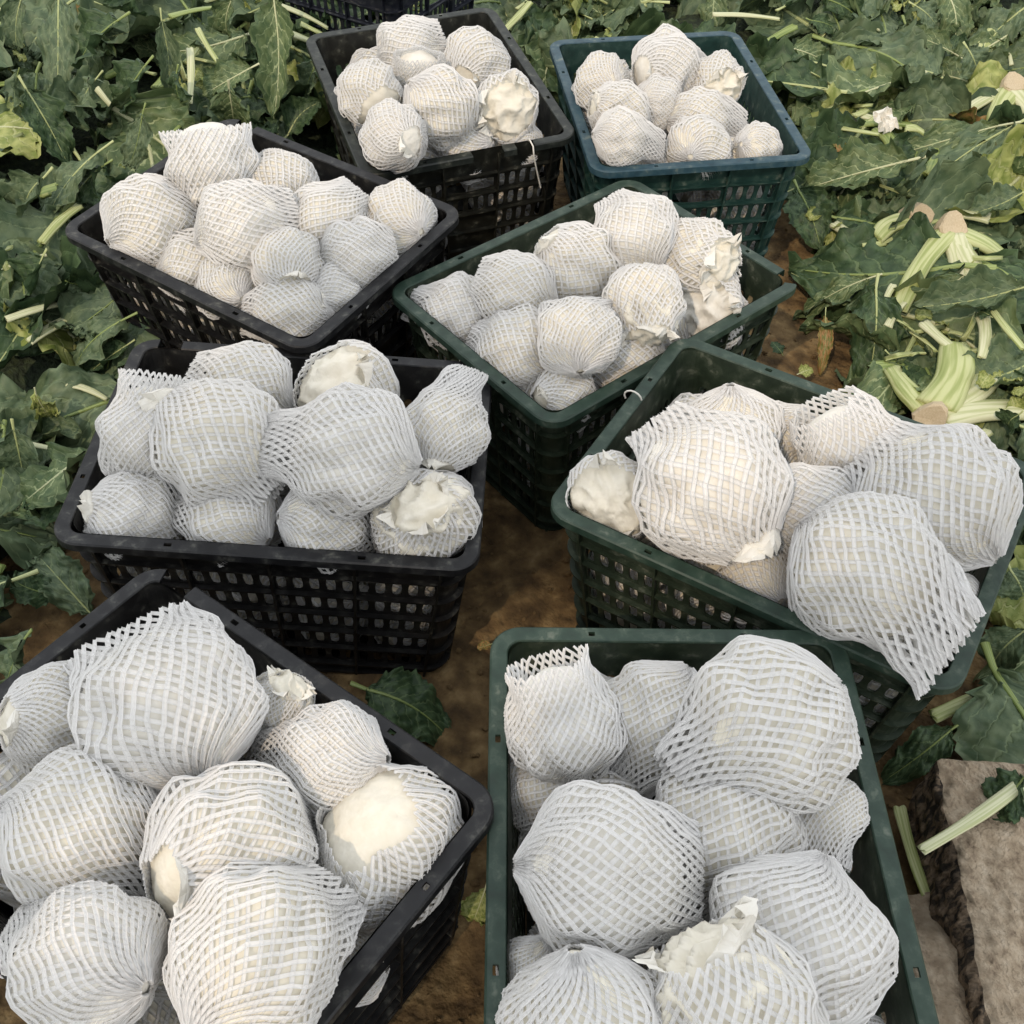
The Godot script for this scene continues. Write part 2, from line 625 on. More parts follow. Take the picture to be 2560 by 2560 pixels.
func crate(called: String, label: String, at: Transform3D, mat: Material, rim_mat: Material, gaps := []) -> Node3D:
	if crate_parts.is_empty():
		for s in 4: crate_parts["panel%d" % s] = panel_mesh(s)
		for k in 4: crate_parts["corner%d" % k] = corner_mesh([1, -1, -1, 1][k], [1, 1, -1, -1][k])
		var top := HIGH - 0.058
		var rh := (top - 0.026) / 5.0
		for k in 6: crate_parts["rib%d" % k] = rib_mesh(top + 0.002 - k * rh, 0.008, 0.0035)
		crate_parts["foot"] = rib_mesh(0.004, 0.007, 0.007)
		for s in 4:
			for x in ([-1.0, -0.5, 0.0, 0.5, 1.0] if s % 2 == 0 else [-1.0, -0.34, 0.34, 1.0]):
				crate_parts["up%d_%d" % [s, int(x * 100)]] = upright_mesh(s, x, 0.0035)
		var st := flat_tool()
		for k in 9:
			var x := -0.218 + k * 0.0545
			box(st, Vector3(x - 0.019, 0.003, -0.165), Vector3(0.038, 0, 0), Vector3(0, 0.004, 0), Vector3(0, 0, 0.33))
		for k in 7:
			box(st, Vector3(-0.232, 0.0025, -0.165 + k * 0.0535), Vector3(0.464, 0, 0), Vector3(0, 0.003, 0), Vector3(0, 0, 0.009))
		crate_parts["base"] = done(st)
	var t := thing(called, label, "crate", at, "plastic harvest crates")
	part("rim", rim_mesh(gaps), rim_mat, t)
	for key in crate_parts:
		var k: String = key
		var nm := "side_panel" if k.begins_with("panel") and int(k[-1]) % 2 == 0 else "end_panel" if k.begins_with("panel") else "corner_post" if k.begins_with("corner") else "rib" if k.begins_with("rib") else "bottom_band" if k == "foot" else "upright" if k.begins_with("up") else "base"
		part(nm, crate_parts[key], mat, t)
	return t


func frame(o: Vector3, x: Vector3, z: Vector3) -> Transform3D:
	x = x.normalized()
	z = (z - x * x.dot(z)).normalized()
	return Transform3D(Basis(x, z.cross(x), z), o)


func make_crates():
	var L := LEN * 0.5
	var W := WID * 0.5
	crate_at.A = frame(Vector3(-0.348, 0.016, -0.508), Vector3(0.806, 0.022, 0.591), Vector3(-0.592, 0.004, 0.806))
	crate_at.B = frame(Vector3(0.192, 0.002, -0.482), Vector3(0.011, 0.001, 1), Vector3(-1, 0.008, 0.011))
	crate_at.C = frame(Vector3(-0.334, -0.016, -1.077), Vector3(0.998, -0.054, 0.024), Vector3(-0.023, 0.034, 0.999))
	crate_at.D = frame(Vector3(0.39, 0.005, -0.997), Vector3(0.863, -0.002, 0.506), Vector3(-0.506, -0.01, 0.863))
	crate_at.E = frame(Vector3(0.137, -0.015, -1.464), Vector3(-0.771, -0.005, 0.637), Vector3(-0.637, -0.014, -0.771))
	crate_at.F = frame(Vector3(-0.433, 0.014, -1.613), Vector3(0.839, -0.012, 0.544), Vector3(-0.543, -0.049, 0.838))
	crate_at.G = frame(Vector3(-0.171, 0.004, -2.126), Vector3(0.325, -0.034, 0.945), Vector3(-0.946, -0.023, 0.324))
	crate_at.H = frame(Vector3(0.317, -0.009, -2.1), Vector3(0.14, 0.015, 0.99), Vector3(-0.99, -0.004, 0.14))
	crate("crate", "black plastic crate nearest at the left, back corner of its rim broken", crate_at.A, M.black, M.black_rim, [[-L + 0.045, -W, 0.024]])
	crate("crate", "green plastic crate nearest at the right, seen almost from above", crate_at.B, M.green, M.green_rim)
	crate("crate", "black plastic crate whose long slotted side faces the camera, middle left", crate_at.C, M.black, M.black_rim, [[-L + 0.055, -W, 0.02]])
	crate("crate", "green plastic crate at the right edge, turned aslant, behind the nearest green one", crate_at.D, M.green, M.green_rim)
	crate("crate", "olive green crate in the middle of all, one corner pointing at the camera", crate_at.E, M.green, M.green_rim, [[-L, -W + 0.02, 0.024]])
	crate("crate", "black plastic crate standing aslant at the upper left beside the leaf heap", crate_at.F, M.black, M.black_rim, [[-L + 0.05, -W, 0.02]])
	crate("crate", "dark green crate at the top middle with a broken front rim tied with string", crate_at.G, M.dark, M.dark_rim, [[L, -0.03, 0.03], [L, -0.105, 0.02]])
	crate("crate", "teal crate with a faded blue rim at the back right", crate_at.H, M.teal, M.teal_rim)
	crate("crate", "empty navy black crate cut off by the top edge behind the dark green one", frame(Vector3(-0.42, 0.0, -2.86), Vector3(0.86, 0, 0.51), Vector3(-0.51, 0, 0.86)), M.navy, M.navy)


# ---------------------------------------------------------------- block

func make_block():
	# a rough tan block: its left side stained black, its top uneven
	var t := thing("stone_block", "weathered tan block with a black-stained left side, bottom right corner", "block", frame(Vector3(0.545, 0.0, -0.53), Vector3(0.995, 0, 0.07), Vector3(-0.085, 0, 0.996)))
	var n := 80
	for f in 5:
		var p := PackedVector3Array()
		for j in n:
			for i in n:
				var a := i / (n - 1.0)
				var b := j / (n - 1.0)
				var q := Vector3.ZERO
				match f:
					0: q = Vector3(a * 0.6, 0.13, -0.17 + b * 0.9)
					1: q = Vector3(0.0, b * 0.14 - 0.01, -0.17 + a * 0.9)
					2: q = Vector3(a * 0.6, 0.14 * (1 - b) - 0.01, -0.17)
					3: q = Vector3(a * 0.6, b * 0.14 - 0.01, 0.73)
					4: q = Vector3(0.6, 0.14 * (1 - b) - 0.01, -0.17 + a * 0.9)
				# rounded worn edges, lumps
				var c := Vector3(clampf(q.x, 0.025, 0.575), clampf(q.y, -0.05, 0.108), clampf(q.z, -0.145, 0.705))
				q = c + (q - c).normalized() * minf((q - c).length(), 0.024)
				var v := 0.005 * noise.get_noise_3d(q.x * 9, q.y * 9, q.z * 9) + 0.007 * (1.0 - absf(noise.get_noise_3d(q.x * 26, q.y * 12, q.z * 26 + 3))) + 0.004 * noise.get_noise_3d(q.x * 70, q.y * 30, q.z * 70) - 0.004 * smoothstep(0.10, 0.0, absf(noise.get_noise_3d(q.x * 11 + 7, q.y * 5, q.z * 11)))
				q += Vector3(v, v, v * 0.7) * (Vector3(-1, 1, 0.4) if f != 4 else Vector3(1, 1, 0))
				p.append(q)
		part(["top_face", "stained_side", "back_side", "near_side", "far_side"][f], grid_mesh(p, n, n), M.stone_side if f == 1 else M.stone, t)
	var s := thing("stone_ledge", "low tan ledge with upright grain along the left foot of the tan block", "ledge", frame(Vector3(0.515, 0.0, -0.40), Vector3(0.995, 0, 0.07), Vector3(-0.085, 0, 0.996)))
	var p2 := PackedVector3Array()
	for j in 40:
		for i in 16:
			var a := i / 15.0
			var z := j / 39.0 * 0.7 - 0.15
			var y := 0.012 + 0.075 * smoothstep(0.0, 0.6, a) + 0.012 * noise.get_noise_2d(a * 9.0, z * 3.0) + 0.006 * noise.get_noise_2d(a * 3.0, z * 40.0) - 0.05 * smoothstep(0.16, 0.0, j / 39.0)
			p2.append(Vector3(-0.085 + a * 0.125, y, z))
	part("ledge_face", grid_mesh(p2, 40, 16), M.stone, s)


# ---------------------------------------------------------------- wrapped heads

func curve(xs: Array, ys: Array, x: float) -> float:
	var k := 0
	while k < xs.size() - 2 and x > xs[k + 1]: k += 1
	var h: float = xs[k + 1] - xs[k]
	var t := clampf((x - xs[k]) / h, 0.0, 1.0)
	var d: float = (ys[k + 1] - ys[k]) / h
	var m0: float = d if k == 0 else (d + (ys[k] - ys[k - 1]) / (xs[k] - xs[k - 1])) * 0.5
	var m1: float = d if k + 2 >= xs.size() else (d + (ys[k + 2] - ys[k + 1]) / (xs[k + 2] - xs[k + 1])) * 0.5
	var t2 := t * t
	var t3 := t2 * t
	return (2 * t3 - 3 * t2 + 1) * ys[k] + (t3 - 2 * t2 + t) * h * m0 + (-2 * t3 + 3 * t2) * ys[k + 1] + (t3 - t2) * h * m1


var last_xs := []
var last_ya := []
var last_yb := []
var last_bend := Vector2.ZERO

# the foam net: two families of strands that cross, wide meshes on the belly, packed ribs at the gathered end
func net_mesh(R: float, Lt: float, at: float, bt: float, Lm: float, rm: float, N: int, sd: int, sides := 4, sag := Vector2.ZERO) -> ArrayMesh:
	rng.seed = sd
	var off := Vector3(rng.randf() * 50, rng.randf() * 50, rng.randf() * 50)
	var xs := [-Lm, -Lm * 0.55, 0.0, 0.5, 0.95, Lt]
	var sq := sqrt(maxf(0.05, 1 - pow(Lm * 0.55, 2)))
	var cone := at < 0.0
	at = absf(at)
	bt = absf(bt)
	var neck := lerpf(0.76, at, 0.6) if not cone else lerpf(0.86, at, 0.95 / Lt)
	var neckb := lerpf(0.68, bt, 0.35) if not cone else lerpf(0.84, bt, 0.95 / Lt)
	if Lt < 1.2:
		xs = [-Lm, -Lm * 0.55, 0.0, 0.45, Lt]
	var ya := [rm, sq, 1.0, 0.9, neck, at]
	var yb := [rm, sq, 0.98, 0.88, neckb, bt]
	if Lt < 1.2:
		ya = [rm, sq, 1.0, 0.92, at]
		yb = [rm, sq, 0.98, 0.9, maxf(bt, 0.35)]
	last_xs = xs
	last_ya = ya
	last_yb = yb
	# rows at even strand lengths
	var ell := 1.55 * PI / N
	var rows := PackedFloat32Array()
	var s := -Lm
	while s < Lt and rows.size() < 60:
		rows.append(s)
		var r0 := (curve(xs, ya, s) + curve(xs, yb, s)) * 0.5
		var r1 := (curve(xs, ya, s + 0.02) + curve(xs, yb, s + 0.02)) * 0.5
		var dr := (r1 - r0) / 0.02
		var dm := sqrt(maxf(ell * ell - pow(PI * r0 / N, 2), pow(ell * 0.5, 2)))
		s += dm / sqrt(1 + dr * dr)
	var J := rows.size()
	var C := 2 * N
	var P := PackedVector3Array()
	P.resize(J * C)
	var bx := sag.x * 0.2 + rng.randf_range(-0.10, 0.10)
	var bz := sag.y * 0.2 + rng.randf_range(-0.10, 0.04)
	last_bend = Vector2(bx, bz)
	var nf := rng.randi_range(3, 5)
	var ph := rng.randf() * TAU
	var tw := rng.randf_range(-0.5, 0.5)
	for j in J:
		var y := rows[j]
		var a := curve(xs, ya, y)
		var b := curve(xs, yb, y)
		var tail := smoothstep(0.6, 1.15, y)
		var mouth := smoothstep(-0.55, -1.0, y)
		var k := maxf(0.0, y - 0.3)
		for m in C:
			var f := PI * m / N + tw * y * 0.5 + (rng.randf() - 0.5) * 0.34 * PI / N
			var cf := cos(f)
			var sf := sin(f)
			var lump := 1.0 + 0.14 * noise.get_noise_3d(cf * 1.5 + off.x, y * 1.5 + off.y, sf * 1.5 + off.z) + 0.02 * noise.get_noise_3d(cf * 5 + off.x, y * 5, sf * 5 + off.z)
			lump += tail * 0.10 * sin(f * nf + ph + y * 2.0) + mouth * 0.10 * sin(f * (nf - 1) + ph * 2.0)
			P[j * C + m] = Vector3(a * cf * lump + bx * k * k, y + (rng.randf() - 0.5) * ell * 0.22, b * sf * lump + bz * k * k) * R
	var Nn := PackedVector3Array()
	Nn.resize(J * C)
	for j in J:
		var ju := mini(j + 1, J - 1) * C
		var jd := maxi(j - 1, 0) * C
		for m in C:
			Nn[j * C + m] = (P[j * C + (m + 2) % C] - P[j * C + (m + C - 2) % C]).cross(P[ju + m] - P[jd + m]).normalized()
	var rs := 0.172 * TAU * R / N
	var ca := PackedFloat32Array()
	var sa := PackedFloat32Array()
	var na := sides
	for i in na:
		var al := lerpf(-2.0, 2.0, i / (na - 1.0))
		ca.append(cos(al)); sa.append(sin(al))
	var V := PackedVector3Array()
	var NO := PackedVector3Array()
	var IX := PackedInt32Array()
	for fam in [1, -1]:
		for k in N:
			var j0 := 0 if rng.randf() < 0.93 else 1
			var j1: int = J - (0 if rng.randf() < 0.95 else 1)
			var rr := rs * rng.randf_range(0.86, 1.12)
			var start := V.size()
			var lift: float = rr * (0.22 if fam == 1 else -0.22)
			for j in range(j0, j1):
				var m: int = posmod(2 * k + fam * j, C)
				var here := j * C + m
				var jn := mini(j + 1, J - 1)
				var jp := maxi(j - 1, 0)
				var t := P[jn * C + posmod(2 * k + fam * jn, C)] - P[jp * C + posmod(2 * k + fam * jp, C)]
				var n := Nn[here]
				var b := t.cross(n).normalized()
				var taper := 0.8 if j == j0 or j == j1 - 1 else 1.0
				var c := P[here] + n * lift
				for i in na:
					var dir := n * ca[i] + b * sa[i]
					V.append(c + (n * ca[i] * 0.75 + b * sa[i]) * rr * taper)
					NO.append(dir)
			for j in j1 - j0 - 1:
				var a0 := start + j * na
				for i in na - 1:
					IX.append_array([a0 + i, a0 + na + i + 1, a0 + i + 1, a0 + i, a0 + na + i, a0 + na + i + 1])
	return arrays(V, NO, IX)


# the paper-wrapped head inside the net; crease is how crumpled it is
func paper_mesh(R: float, Lm: float, rm: float, mode: int, sd: int) -> ArrayMesh:
	rng.seed = sd
	var off := Vector3(rng.randf() * 50, rng.randf() * 50, rng.randf() * 50)
	var rows := 26 if mode < 2 else 56
	var cols := 34 if mode < 2 else 72
	var amp: float = [0.02, 0.05, 0.14][mode]
	var low := 0.93 if mode < 2 else Lm + 0.16
	var p := PackedVector3Array()
	for j in rows:
		var f := j / (rows - 1.0)
		var y := -cos(f * PI) * 0.95
		var r := 0.972 * maxf(sin(f * PI), 0.0)
		for i in cols:
			var a := TAU * i / cols + 0.0
			var q := Vector3(y, cos(a) * r, sin(a) * r * 0.98)
			if mode == 2 and q.y < 0.0: q.y *= low / 0.95
			var n1 := absf(noise.get_noise_3d(q.x * 1.7 + off.x, q.y * 1.2 + off.y, q.z * 1.7 + off.z))
			var n2 := absf(noise.get_noise_3d(q.x * 3.6 + off.z, q.y * 2.6 + off.x, q.z * 3.6 + off.y))
			var here: float = amp * (1.0 if q.y < -0.2 or mode == 0 else 0.35)
			var n3 := absf(noise.get_noise_3d(q.x * 9.0 + off.y, q.y * 9.0, q.z * 9.0 + off.x))
			var cr: float = here * (0.35 - 1.9 * n1) + here * (0.15 - 0.9 * n2) * 0.45 + here * (0.1 - 0.5 * n3) * 0.12
			q *= 1.0 + (cr if mode == 2 and q.y < -0.15 else minf(cr, 0.008))
			var ring := Vector2(q.x, q.z).normalized()
			# stay inside the net, which is shaped first
			if not (mode == 2 and q.y < -0.45):
				var room := Vector2(curve(last_xs, last_ya, q.y) * ring.x, curve(last_xs, last_yb, q.y) * ring.y).length() - 0.045
				if mode > 0 and q.y < -0.88: room = 9.0
				if mode == 0 and q.y < -0.9: room = minf(room, 0.12)
				var has := Vector2(q.x, q.z).length()
				if has > room and has > 0.001:
					q.x *= room / has
					q.z *= room / has
			var lump := 1.0 + 0.14 * noise.get_noise_3d(ring.x * 1.5 + off.x, q.y * 1.5 + off.y, ring.y * 1.5 + off.z)
			var kk := maxf(0.0, q.y - 0.3)
			q = Vector3(q.x * lump + last_bend.x * kk * kk, q.y, q.z * lump + last_bend.y * kk * kk)
			p.append(q * R)
	return grid_mesh(p, rows, cols, true)


# a loose corner of paper sticking out of the net's mouth
func flap_mesh(R: float, Lm: float, rm: float, sd: int, ang: float, big: float) -> ArrayMesh:
	rng.seed = sd * 5 + 2
	var p := PackedVector3Array()
	for j in 7:
		var f := j / 6.0
		var w := lerpf(0.75, 0.12, f) * big
		for i in 7:
			var u := i / 6.0 - 0.5
			var a := ang + u * w / maxf(rm, 0.4) * 1.6
			var r := rm * (0.93 + 0.25 * f * sin(i * 1.7 + sd)) + 0.10 * f + (rng.randf() - 0.5) * 0.05
			var y := -Lm * 0.9 - f * 0.34 * big + 0.05 * sin(i * 2.3 + sd) + (rng.randf() - 0.5) * 0.03
			p.append(Vector3(cos(a) * r, y, sin(a) * r) * R)
	return facet_mesh(p, 7, 7)


func head(id: String, label: String, d: Array, paper: int):
	var o := Vector3(d[0], d[1], d[2])
	var y := Vector3(d[3], d[4], d[5]).normalized()
	rng.seed = hash(id + "shape")
	var to_eye := (Vector3(0, 1.39, 0) - o).normalized()
	var x := y.cross(to_eye).normalized()
	var t := thing("wrapped_cauliflower", label, "cauliflower", Transform3D(Basis(x * rng.randf_range(1.0, 1.09), y * rng.randf_range(1.0, 1.10), x.cross(y) * rng.randf_range(0.9, 1.0)), o), "cauliflowers wrapped in paper and white foam net")
	var sd := hash(id) % 100000
	var R: float = d[6] * 1.07
	rng.seed = sd
	var flaps: int = [0, 1, 3, 0][paper]
	if paper == 3: paper = 1
	elif paper < 2:
		d[10] = maxf(d[10], 1.0 if paper == 0 else 0.96)
		d[11] = minf(d[11], 0.10 if paper == 0 else 0.42)
	var near := id[0] in ["A", "B"]
	var N := rng.randi_range(35, 40) if near else rng.randi_range(30, 35)
	part("foam_net", net_mesh(R, d[7], d[8], d[8] * lerpf(d[9], 1.0, 0.05), d[10], d[11], N, sd, 5 if near else 4, Vector2(-t.basis.x.y, -t.basis.z.y)), M.foam, t)
	part("paper_wrap", paper_mesh(R, d[10], d[11], paper, sd), M.paper_white if sd % 3 == 0 else M.paper, t)
	if flaps > 0:
		part("paper_flap", flap_mesh(R, d[10], d[11], sd, PI * 0.5 + rng.randf_range(-0.7, 0.7), 1.0), M.paper_white, t)
	if flaps == 3:
		part("paper_flap", flap_mesh(R, d[10], d[11], sd + 1, PI * 0.5 + rng.randf_range(0.8, 2.2), 0.85), M.paper_white, t)
		part("paper_flap", flap_mesh(R, d[10], d[11], sd + 2, PI * 0.5 - rng.randf_range(0.8, 2.2), 0.75), M.paper_white, t)


func make_heads():
	head("A1", "largest netted cauliflower with a broad squared tail, atop the front black crate", [-0.366, 0.37, -0.601, -0.543, 0.267, -0.796, 0.085, 1.326, -0.683, 0.2, 0.95, 0.72], 0)
	head("A2", "netted cauliflower, paper corner sticking out left, upper left edge of the front black crate", [-0.505, 0.33, -0.612, 0.583, -0.678, -0.448, 0.052, 1.689, 0.611, 0.5, 0.85, 0.6], 1)
	head("A3", "netted cauliflower with a straight-cut right end, at the left of the front black crate", [-0.439, 0.35, -0.475, 0.953, -0.243, 0.181, 0.068, 1.214, 0.588, 0.4, 0.95, 0.7], 0)
	head("A4", "netted cauliflower in the front left corner of the front black crate", [-0.378, 0.379, -0.334, -0.887, -0.246, -0.391, 0.061, 2.009, 0.588, 0.4, 1, 0.75], 0)
	head("A5", "netted cauliflower in the middle of the front black crate, cream paper edge on its left", [-0.275, 0.35, -0.451, 0.546, -0.547, -0.635, 0.075, 1.716, 0.421, 0.6, 0.8, 0.72], 1)
	head("A6", "netted cauliflower nearest the camera in the front black crate, long parallel strands", [-0.226, 0.383, -0.34, 0.42, -0.192, -0.887, 0.074, 1.416, -0.613, 0.3, 1.1, 0.7], 0)
	head("A7", "netted cauliflower along the back right wall of the front black crate, loose open meshes", [-0.19, 0.329, -0.568, -0.943, -0.306, -0.133, 0.053, 1.867, 0.757, 0.3, 1.05, 0.6], 0)
	head("A8", "netted cauliflower whose rolled net mouth gapes upward, in the front black crate", [-0.126, 0.29, -0.49, 0.242, -0.97, -0.016, 0.074, 1.395, 0.528, 0.7, 0.86, 0.62], 3)
	head("A9", "small netted cauliflower with crumpled paper behind the largest one, front black crate", [-0.264, 0.312, -0.644, -0.421, -0.884, 0.205, 0.036, 1.889, 0.5, 0.7, 0.95, 0.6], 2)
	head("A10", "netted cauliflower low in the shade at the right wall of the front black crate", [-0.169, 0.206, -0.39, -0.943, -0.259, 0.208, 0.039, 0.991, 0.5, 0.5, 0.8, 0.6], 1)
	head("B1", "netted cauliflower with a lacy open fringe, back left in the front green crate", [0.061, 0.34, -0.611, 0.279, -0.709, 0.648, 0.059, 1.2, -0.429, 0.4, 1.12, 0.72], 3)
	head("B2", "netted cauliflower between the fringed and the big round one, front green crate", [0.173, 0.31, -0.636, -0.48, -0.493, 0.726, 0.059, 1.369, 0.439, 0.5, 0.8, 0.6], 0)
	head("B3", "big round netted cauliflower with fringed right edge, back of the front green crate", [0.284, 0.37, -0.596, -0.862, -0.089, 0.5, 0.082, 1.373, -0.467, 0.4, 0.98, 0.66], 0)
	head("B4", "big netted cauliflower with a flared right tail, left in the front green crate", [0.093, 0.36, -0.435, 0.994, -0.106, -0.005, 0.077, 1.219, 0.597, 0.3, 0.95, 0.74], 0)
	head("B5", "netted cauliflower sunk in the middle of the front green crate", [0.233, 0.3, -0.507, -0.472, -0.452, 0.757, 0.072, 1.233, -0.453, 0.5, 0.85, 0.6], 0)
	head("B6", "netted cauliflower with a straight hanging tail at the right wall of the front green crate", [0.339, 0.3, -0.532, -0.175, 0, 0.985, 0.041, 1.407, 0.633, 0.35, 0.85, 0.6], 0)
	head("B7", "netted cauliflower with wide square meshes at the right wall of the front green crate", [0.283, 0.33, -0.384, -0.376, -0.471, 0.798, 0.076, 1.111, -0.484, 0.5, 0.95, 0.7], 0)
	head("B8", "netted cauliflower with wide meshes in the near left part of the front green crate", [0.075, 0.348, -0.287, 0.158, -0.683, 0.713, 0.071, 1.036, 0.548, 0.5, 0.85, 0.6], 0)
	head("B9", "netted cauliflower with a white paper collar, nearest the camera in the front green crate", [0.207, 0.36, -0.298, 0.396, -0.588, 0.705, 0.071, 1.204, 0.581, 0.5, 0.95, 0.62], 2)
	head("B10", "small netted cauliflower squeezed against the left wall of the front green crate", [0.03, 0.271, -0.367, -0.326, -0.67, 0.666, 0.033, 1.354, 0.615, 0.5, 0.8, 0.6], 0)
	head("B11", "netted cauliflower under the fringed one at the left wall of the front green crate", [0.049, 0.257, -0.579, -0.523, -0.674, 0.521, 0.049, 1.204, 0.529, 0.5, 0.8, 0.6], 0)
	head("B12", "netted cauliflower deep at the near right wall of the front green crate", [0.34, 0.241, -0.304, 0.628, -0.438, -0.643, 0.042, 1.077, 0.471, 0.6, 0.8, 0.6], 0)
	head("C1", "netted cauliflower with lacy top at the left wall of the middle black crate", [-0.501, 0.346, -1.053, -0.083, -0.644, 0.76, 0.06, 1.033, 0.703, 0.4, 1.2, 0.68], 3)
	head("C2", "netted cauliflower with an open lacy cuff at the back of the middle black crate", [-0.385, 0.33, -1.155, -0.93, 0.234, -0.284, 0.063, 1.351, 0.486, 0.6, 0.85, 0.6], 0)
	head("C3", "round netted cauliflower left of the fishtail one in the middle black crate", [-0.398, 0.36, -1.023, 0.779, -0.318, 0.54, 0.075, 1.26, -0.404, 0.4, 0.9, 0.66], 1)
	head("C4", "netted cauliflower with a pale fishtail pointing left, in the middle of the black crate", [-0.209, 0.37, -0.997, -0.978, 0.168, -0.126, 0.075, 1.587, 0.5, 0.3, 0.92, 0.66], 0)
	head("C5", "cauliflower with crumpled cream paper showing above its net, back of the middle black crate", [-0.24, 0.33, -1.151, 0.383, -0.831, -0.403, 0.068, 1.761, 0.55, 0.6, 0.62, 0.82], 2)
	head("C6", "tall narrow netted cauliflower with a pointed tip, right end of the middle black crate", [-0.096, 0.33, -1.078, 0.144, 0.269, -0.952, 0.051, 2.17, -0.439, 0.5, 0.95, 0.7], 1)
	head("C7", "netted cauliflower with a paper corner, front left in the middle black crate", [-0.516, 0.277, -0.958, 0.849, -0.479, -0.225, 0.055, 1.143, 0.647, 0.5, 0.95, 0.65], 1)
	head("C8", "netted cauliflower second from left along the middle black crate's front wall", [-0.383, 0.277, -0.956, -0.86, 0.132, -0.493, 0.056, 1.348, 0.629, 0.5, 0.85, 0.6], 0)
	head("C9", "netted cauliflower third from left along the middle black crate's front wall", [-0.256, 0.278, -0.954, 0.873, -0.415, -0.255, 0.059, 1.216, 0.595, 0.5, 0.8, 0.6], 0)
	head("C10", "netted cauliflower with a twisted knot and torn paper, front right in the middle black crate", [-0.118, 0.28, -0.957, 0.067, -0.913, -0.402, 0.066, 1.494, 0.634, 0.7, 0.85, 0.55], 2)
	head("D1", "big netted cauliflower with a pointed hood at the left of the right green crate", [0.259, 0.37, -0.943, -0.542, 0.346, -0.766, 0.09, 1.289, -0.418, 0.3, 0.9, 0.6], 1)
	head("D2", "netted cauliflower with scalloped top edge at the back of the right green crate", [0.311, 0.32, -1.103, 0.138, -0.929, 0.343, 0.061, 1.055, 0.588, 0.6, 0.85, 0.7], 0)
	head("D3", "small netted cauliflower wedged at the back wall of the right green crate", [0.4, 0.28, -1.135, 0.81, -0.557, -0.184, 0.045, 1.205, 0.667, 0.5, 0.8, 0.6], 0)
	head("D4", "netted cauliflower with an open vase-like neck at the back of the right green crate", [0.475, 0.32, -1.056, -0.524, 0.774, -0.355, 0.067, 1.157, 0.621, 0.9, 0.8, 0.6], 0)
	head("D5", "big netted cauliflower with a gathered hood at the right end of the right green crate", [0.547, 0.37, -0.923, -0.586, 0.194, -0.787, 0.086, 1.205, -0.472, 0.3, 1, 0.68], 0)
	head("D6", "big netted cauliflower with a wide flat tail, front of the right green crate", [0.424, 0.374, -0.814, 0.652, 0.079, 0.754, 0.081, 1.555, -0.623, 0.2, 0.92, 0.68], 0)
	head("D7", "netted cauliflower sunk between the two big ones in the right green crate", [0.396, 0.31, -0.946, 0.976, -0.122, -0.181, 0.064, 1.276, 0.526, 0.4, 0.85, 0.6], 1)
	head("D8", "cauliflower in bare crumpled cream paper in the left corner of the right green crate", [0.135, 0.31, -0.977, 0.243, -0.623, -0.744, 0.055, 2.3, 0.625, 0.7, 0.5, 0.9], 2)
	head("D9", "netted cauliflower low at the front wall of the right green crate", [0.327, 0.25, -0.876, -0.388, -0.452, -0.803, 0.051, 1.313, 0.6, 0.5, 0.8, 0.6], 0)
	head("D11", "netted cauliflower low at the right wall of the right green crate", [0.568, 0.275, -0.837, 0.304, -0.901, 0.31, 0.038, 0.95, 0.783, 0.5, 0.8, 0.6], 0)
	head("E1", "netted cauliflower with a pointed lacy hood at the back corner of the centre green crate", [0.198, 0.35, -1.527, -0.461, 0.468, -0.754, 0.065, 1.325, -0.333, 0.4, 0.9, 0.68], 0)
	head("E2", "netted cauliflower with bright square meshes at the back left wall of the centre green crate", [0.099, 0.33, -1.469, 0.723, -0.683, 0.101, 0.062, 1.183, 0.514, 0.5, 0.85, 0.72], 1)
	head("E3", "netted cauliflower second from the left corner of the centre green crate", [0.004, 0.32, -1.413, -0.933, 0.148, -0.327, 0.057, 1.179, 0.485, 0.4, 0.85, 0.6], 0)
	head("E4", "netted cauliflower with a lacy tail in the left corner of the centre green crate", [-0.092, 0.26, -1.424, -0.891, 0.222, -0.396, 0.059, 1.523, -0.364, 0.5, 0.85, 0.6], 0)
	head("E5", "netted cauliflower with a fringed mouth of paper, right in the centre green crate", [0.303, 0.316, -1.514, -0.555, -0.257, -0.791, 0.06, 1.302, 0.606, 0.5, 0.9, 0.72], 2)
	head("E6", "netted cauliflower with a paper-filled mouth facing the viewer in the centre green crate", [0.203, 0.344, -1.362, -0.046, 0.404, -0.914, 0.057, 0.95, 0.529, 0.6, 0.95, 0.62], 2)
	head("E7", "cauliflower with loose white paper in the right corner of the centre green crate", [0.33, 0.26, -1.451, 0.412, -0.516, -0.751, 0.056, 2.3, 0.581, 0.7, 0.6, 0.85], 2)
	head("E8", "netted cauliflower with a broad flat tail in the middle of the centre green crate", [0.096, 0.34, -1.275, -0.03, 0.151, -0.988, 0.059, 1.129, 0.972, 0.25, 0.85, 0.6], 0)
	head("E9", "netted cauliflower with shining meshes at the front left wall of the centre green crate", [0.007, 0.277, -1.312, -0.84, 0, -0.543, 0.065, 1.314, -0.474, 0.4, 0.9, 0.6], 0)
	head("E10", "netted cauliflower at the front right wall of the centre green crate", [0.175, 0.259, -1.332, -0.991, 0.129, 0.039, 0.064, 1.21, -0.595, 0.3, 0.9, 0.6], 0)
	head("E11", "netted cauliflower in the near corner of the centre green crate", [0.078, 0.255, -1.235, 0.762, -0.319, -0.564, 0.05, 1.252, 0.6, 0.4, 0.85, 0.6], 1)
	head("F1", "netted cauliflower standing highest with a scalloped tail in the left black crate", [-0.528, 0.37, -1.679, -0.108, 0.885, -0.452, 0.069, 0.95, 0.865, 0.1, 0.9, 0.6], 2)
	head("F2", "netted cauliflower with sunlit flank in the left corner of the left black crate", [-0.63, 0.323, -1.582, 0.727, 0, -0.687, 0.073, 1.268, 0.7, 0.4, 0.9, 0.6], 0)
